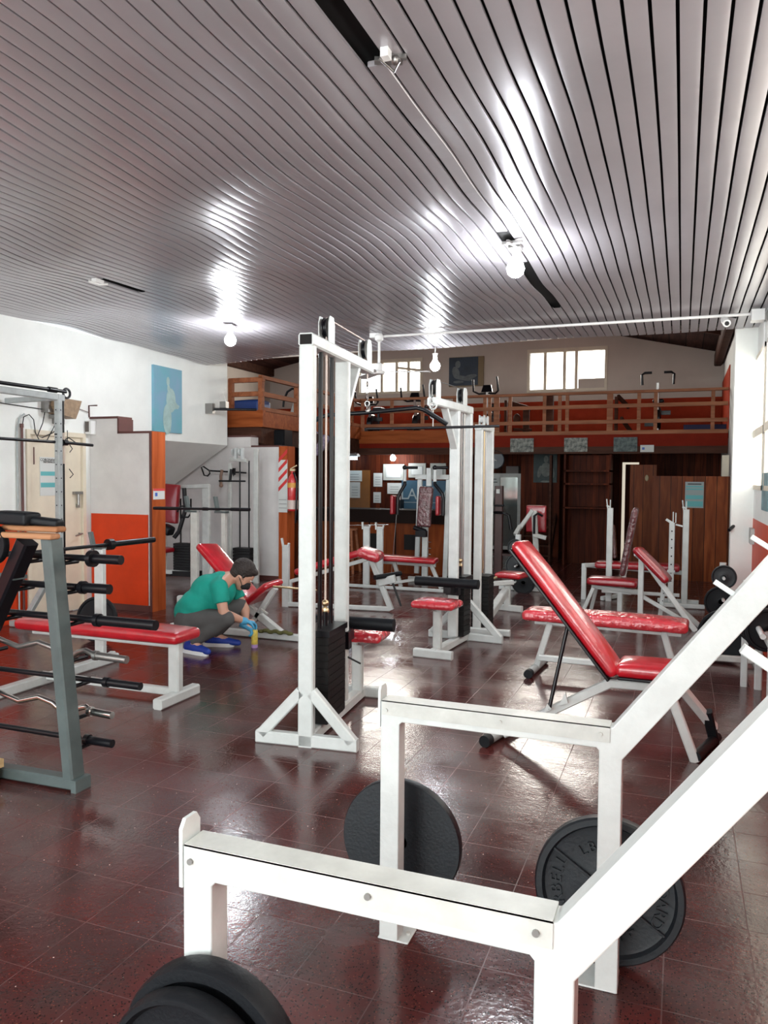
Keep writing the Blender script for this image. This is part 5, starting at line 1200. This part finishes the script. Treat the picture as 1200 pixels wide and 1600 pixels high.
m = M(); m.sq((-3.15,14.6,2.36),(-3.15,14.6,3.0),.05,.08); m.sq((-3.1,14.6,2.95),(-2.75,14.9,2.85),.05,.10); m.sq((-2.80,14.8,2.36),(-2.80,14.8,2.9),.12,.06); m.sq((-3.0,14.6,2.45),(-2.7,14.8,2.45),.05); m.sph((-2.95,14.65,2.65),.07,.07,.1); P(root,'frame',m,wdark)
root = thing('training_frame','dark frame behind the long railing, right of centre','training frame',(-1.0,14.7,2.34))
m = M(); m.sq((-1.13,14.5,2.36),(-1.13,14.5,3.0),.06,.08); m.sq((-1.10,14.5,3.0),(-.95,14.9,2.85),.05,.08); m.sq((-1.05,14.6,2.62),(-.90,14.9,2.40),.05,.08); P(root,'frame',m,wdark)
m = M(); m.box(-2.34,-2.22,14.3,14.4,2.35,3.05); single('wooden_post',m,wdark,'dark post behind the long railing between the two training frames','post',(-2.3,14.3,2.35))
m = M(); m.box(.0,.68,14.5,15.2,2.34,2.48); single('dark_mat',m,mat('navy_mat',(.012,.012,.06),.7),'dark navy mat on the right end of the mezzanine floor','mat',(.3,14.8,2.34))
root = thing('framed_picture','dark blue picture of two figures in an ochre frame on the back wall','picture',(-4.4,YB,3.55))
m = M(); m.box(-4.82,-4.05,YB-.05,YB-.005,3.52,4.16); P(root,'frame',m,mat('ochre_frame',(.22,.15,.07),.5))
m = M(); m.box(-4.82,-4.17,YB-.06,YB-.05,3.54,4.15); P(root,'picture',m,mat('navy_wash',(.03,.05,.08),.5,var=.4,vscale=4))
m = M()
for i, e in enumerate((ell(-4.62,4.0,.06,.08),ell(-4.66,3.82,.08,.14,rot=.3),ell(-4.50,3.70,.22,.05,rot=-.2),ell(-4.35,3.72,.16,.05,rot=.2),ell(-4.60,3.62,.12,.03))): m.add([(y,YB-.062-.0006*i,z) for y, z in e],[tuple(range(len(e)))])
P(root,'figures',m,mat('grey_wash',(.16,.19,.20),.6,var=.4,vscale=8))

# ------------------------------------------------------------------ ceiling fittings
def bulb(loc, power, label, r=.062, hang=.10, top=CZ, col=(.90,.95,1)):
    x, y, z = loc
    root = thing('light_bulb',label,'light bulb',loc)
    m = M(); m.lathe((x,y,z-r),(0,0,1),[(0,.001),(r*.12,r*.45),(r*.45,r*.85),(r,r),(r*1.5,r*.86),(r*2.0,r*.5),(r*2.35,r*.36),(r*2.7,r*.36)],24); P(root,'glass_bulb',m,bulbm)
    m = M(); m.lathe((x,y,z+r*1.6),(0,0,1),[(0,.018),(.01,.024),(.04,.026),(.05,.034)],20); m.cyl((x,y,z+r*1.6+.04),(x,y,max(top,z+r*1.6+.05)),.008); P(root,'socket',m,plasticw)
    l = bpy.data.lights.new('bulb_light','POINT'); l.energy = power; l.color = col; l.shadow_soft_size = r
    o = bpy.data.objects.new('bulb_light',l); COL.objects.link(o); o.parent = root; o.location = (0,0,-.02-r)
    return root
bulb((-1.10,5.34,2.945),58,'large lit bulb under the middle of the slatted ceiling')
bulb((-4.48,7.10,2.945),46,'lit bulb under the slatted ceiling on the left')
bulb((-2.83,9.05,2.87),30,'lit bulb at the far edge of the slatted ceiling',hang=.2)
bulb((-5.65,15.2,1.93),5,'round lit bulb under the mezzanine, above the framed diploma',r=.06,top=2.1)
root = thing('light_mount','worn bracket holding the large bulb','bracket',(-1.10,5.3,3.08))
m = M(); m.box(-1.14,-1.06,5.28,5.40,3.075,3.10); m.sq((-1.17,5.22,3.09),(-1.03,5.22,3.09),.03,.02); m.sq((-1.12,5.16,3.085),(-1.08,5.30,3.085),.02); P(root,'plate',m,steel)
root = thing('lamp_bracket','grey lamp holder with loose wires in the ceiling slot at the top of the picture','bracket',(-1.07,2.8,3.08))
m = M(); m.box(-1.075,-1.045,2.72,2.76,3.055,3.11); P(root,'holder',m,plasticw)
m = M(); m.sq((-1.06,2.78,3.08),(-1.0,2.80,3.08),.02); m.sph((-1.04,2.79,3.07),.02); m.path([(-1.10,2.77,3.08),(-1.06,2.83,3.05),(-1.02,2.78,3.06)],.006); m.sq((-1.13,2.80,3.09),(-1.03,2.84,3.09),.03,.02); P(root,'clips',m,steel)
m = M(); m.box(-4.47,-4.42,5.03,5.12,3.06,3.09); m.path([(-4.47,5.0,3.06),(-4.44,5.08,3.05),(-4.42,5.16,3.07)],.01); single('lamp_bracket',m,plasticw,'small pale clip in the slot at the left of the ceiling','bracket',(-4.45,5.08,3.08))
m = M(); m.sq((-4.45,7.0,3.085),(-4.50,7.2,3.085),.10,.02); single('light_mount',m,plasticw,'pale plate holding the left bulb','bracket',(-4.5,7.1,3.08))
root = thing('strip_light','bluish strip light glowing under the mezzanine above the amber board','lamp',(-6.64,15.3,1.93))
m = M(); m.box(-6.78,-6.5,15.2,15.3,1.90,1.97); P(root,'tube',m,mat('cool_tube',(1,1,1),.4,emit=(.6,.85,1),estr=5))
m = M(); m.box(-6.82,-6.46,15.18,15.34,1.97,2.03); m.cyl((-6.75,15.26,2.03),(-6.75,15.26,2.22),.012); m.cyl((-6.53,15.26,2.03),(-6.53,15.26,2.22),.012); P(root,'housing',m,plasticw)
# conduit with camera and box
m = M(); m.cyl((-3.2,8.02,3.065),(.60,8.0,3.055),.014); m.box(-3.25,-3.15,7.97,8.07,3.05,3.1)
single('ceiling_conduit',m,plasticw,'thin white conduit running across under the ceiling slats','conduit',(-1.3,8,3.06))
m = M(); m.box(.56,.67,7.90,8.05,2.98,3.08); m.path([(.66,8.0,3.03),(.685,8.05,3.0),(.69,8.1,2.6)],.008); single('junction_box',m,plasticw,'white box at the right end of the ceiling conduit','electric box',(.6,8,3))
root = thing('security_camera','white security camera under the conduit at the right','camera',(.34,7.98,2.98))
m = M(); m.cyl((.34,8.05,3.03),(.355,7.93,2.97),.036); P(root,'body',m,plasticw)
m = M(); m.cyl((.355,7.93,2.97),(.356,7.92,2.966),.020); P(root,'lens',m,blackm)
m = M(); m.prism([(.29,8.02,3.065),(.46,8.02,3.075),(.44,8.02,3.03),(.38,8.02,3.05)],(0,.03,0)); P(root,'mount',m,blackm)
# ceiling fan near the edge
root = thing('ceiling_fan','small white ceiling fan on a rod at the far edge of the ceiling','ceiling fan',(-3.14,7.98,2.6))
m = M(); m.cyl((-3.14,7.98,2.72),(-3.14,7.98,3.09),.014); m.lathe((-3.14,7.98,3.0),(0,0,1),[(0,.02),(.02,.045),(.06,.05),(.09,.03)],24); P(root,'rod',m,plasticw)
m = M(); m.lathe((-3.14,7.98,2.64),(0,0,1),[(0,.02),(.01,.06),(.04,.07),(.05,.045),(.12,.04),(.13,.02)],28); P(root,'motor',m,plasticw)
for k in range(3):
    a = radians(12+120*k); d = V(cos(a),sin(a),0); n_ = V(-sin(a),cos(a),0)
    m = M(); c = V(-3.14,7.98,2.66); m.prism([c+d*.06-n_*.02,c+d*.12-n_*.05,c+d*.55-n_*.055,c+d*.57+n_*.0,c+d*.55+n_*.055+V(0,0,.02),c+d*.12+n_*.05+V(0,0,.02),c+d*.06+n_*.02],(0,0,.006)); P(root,'blade',m,plasticw)

for o in ROOTS:
    for k in ('_o','_w'):
        if k in o: del o[k]
bpy.context.view_layer.update()
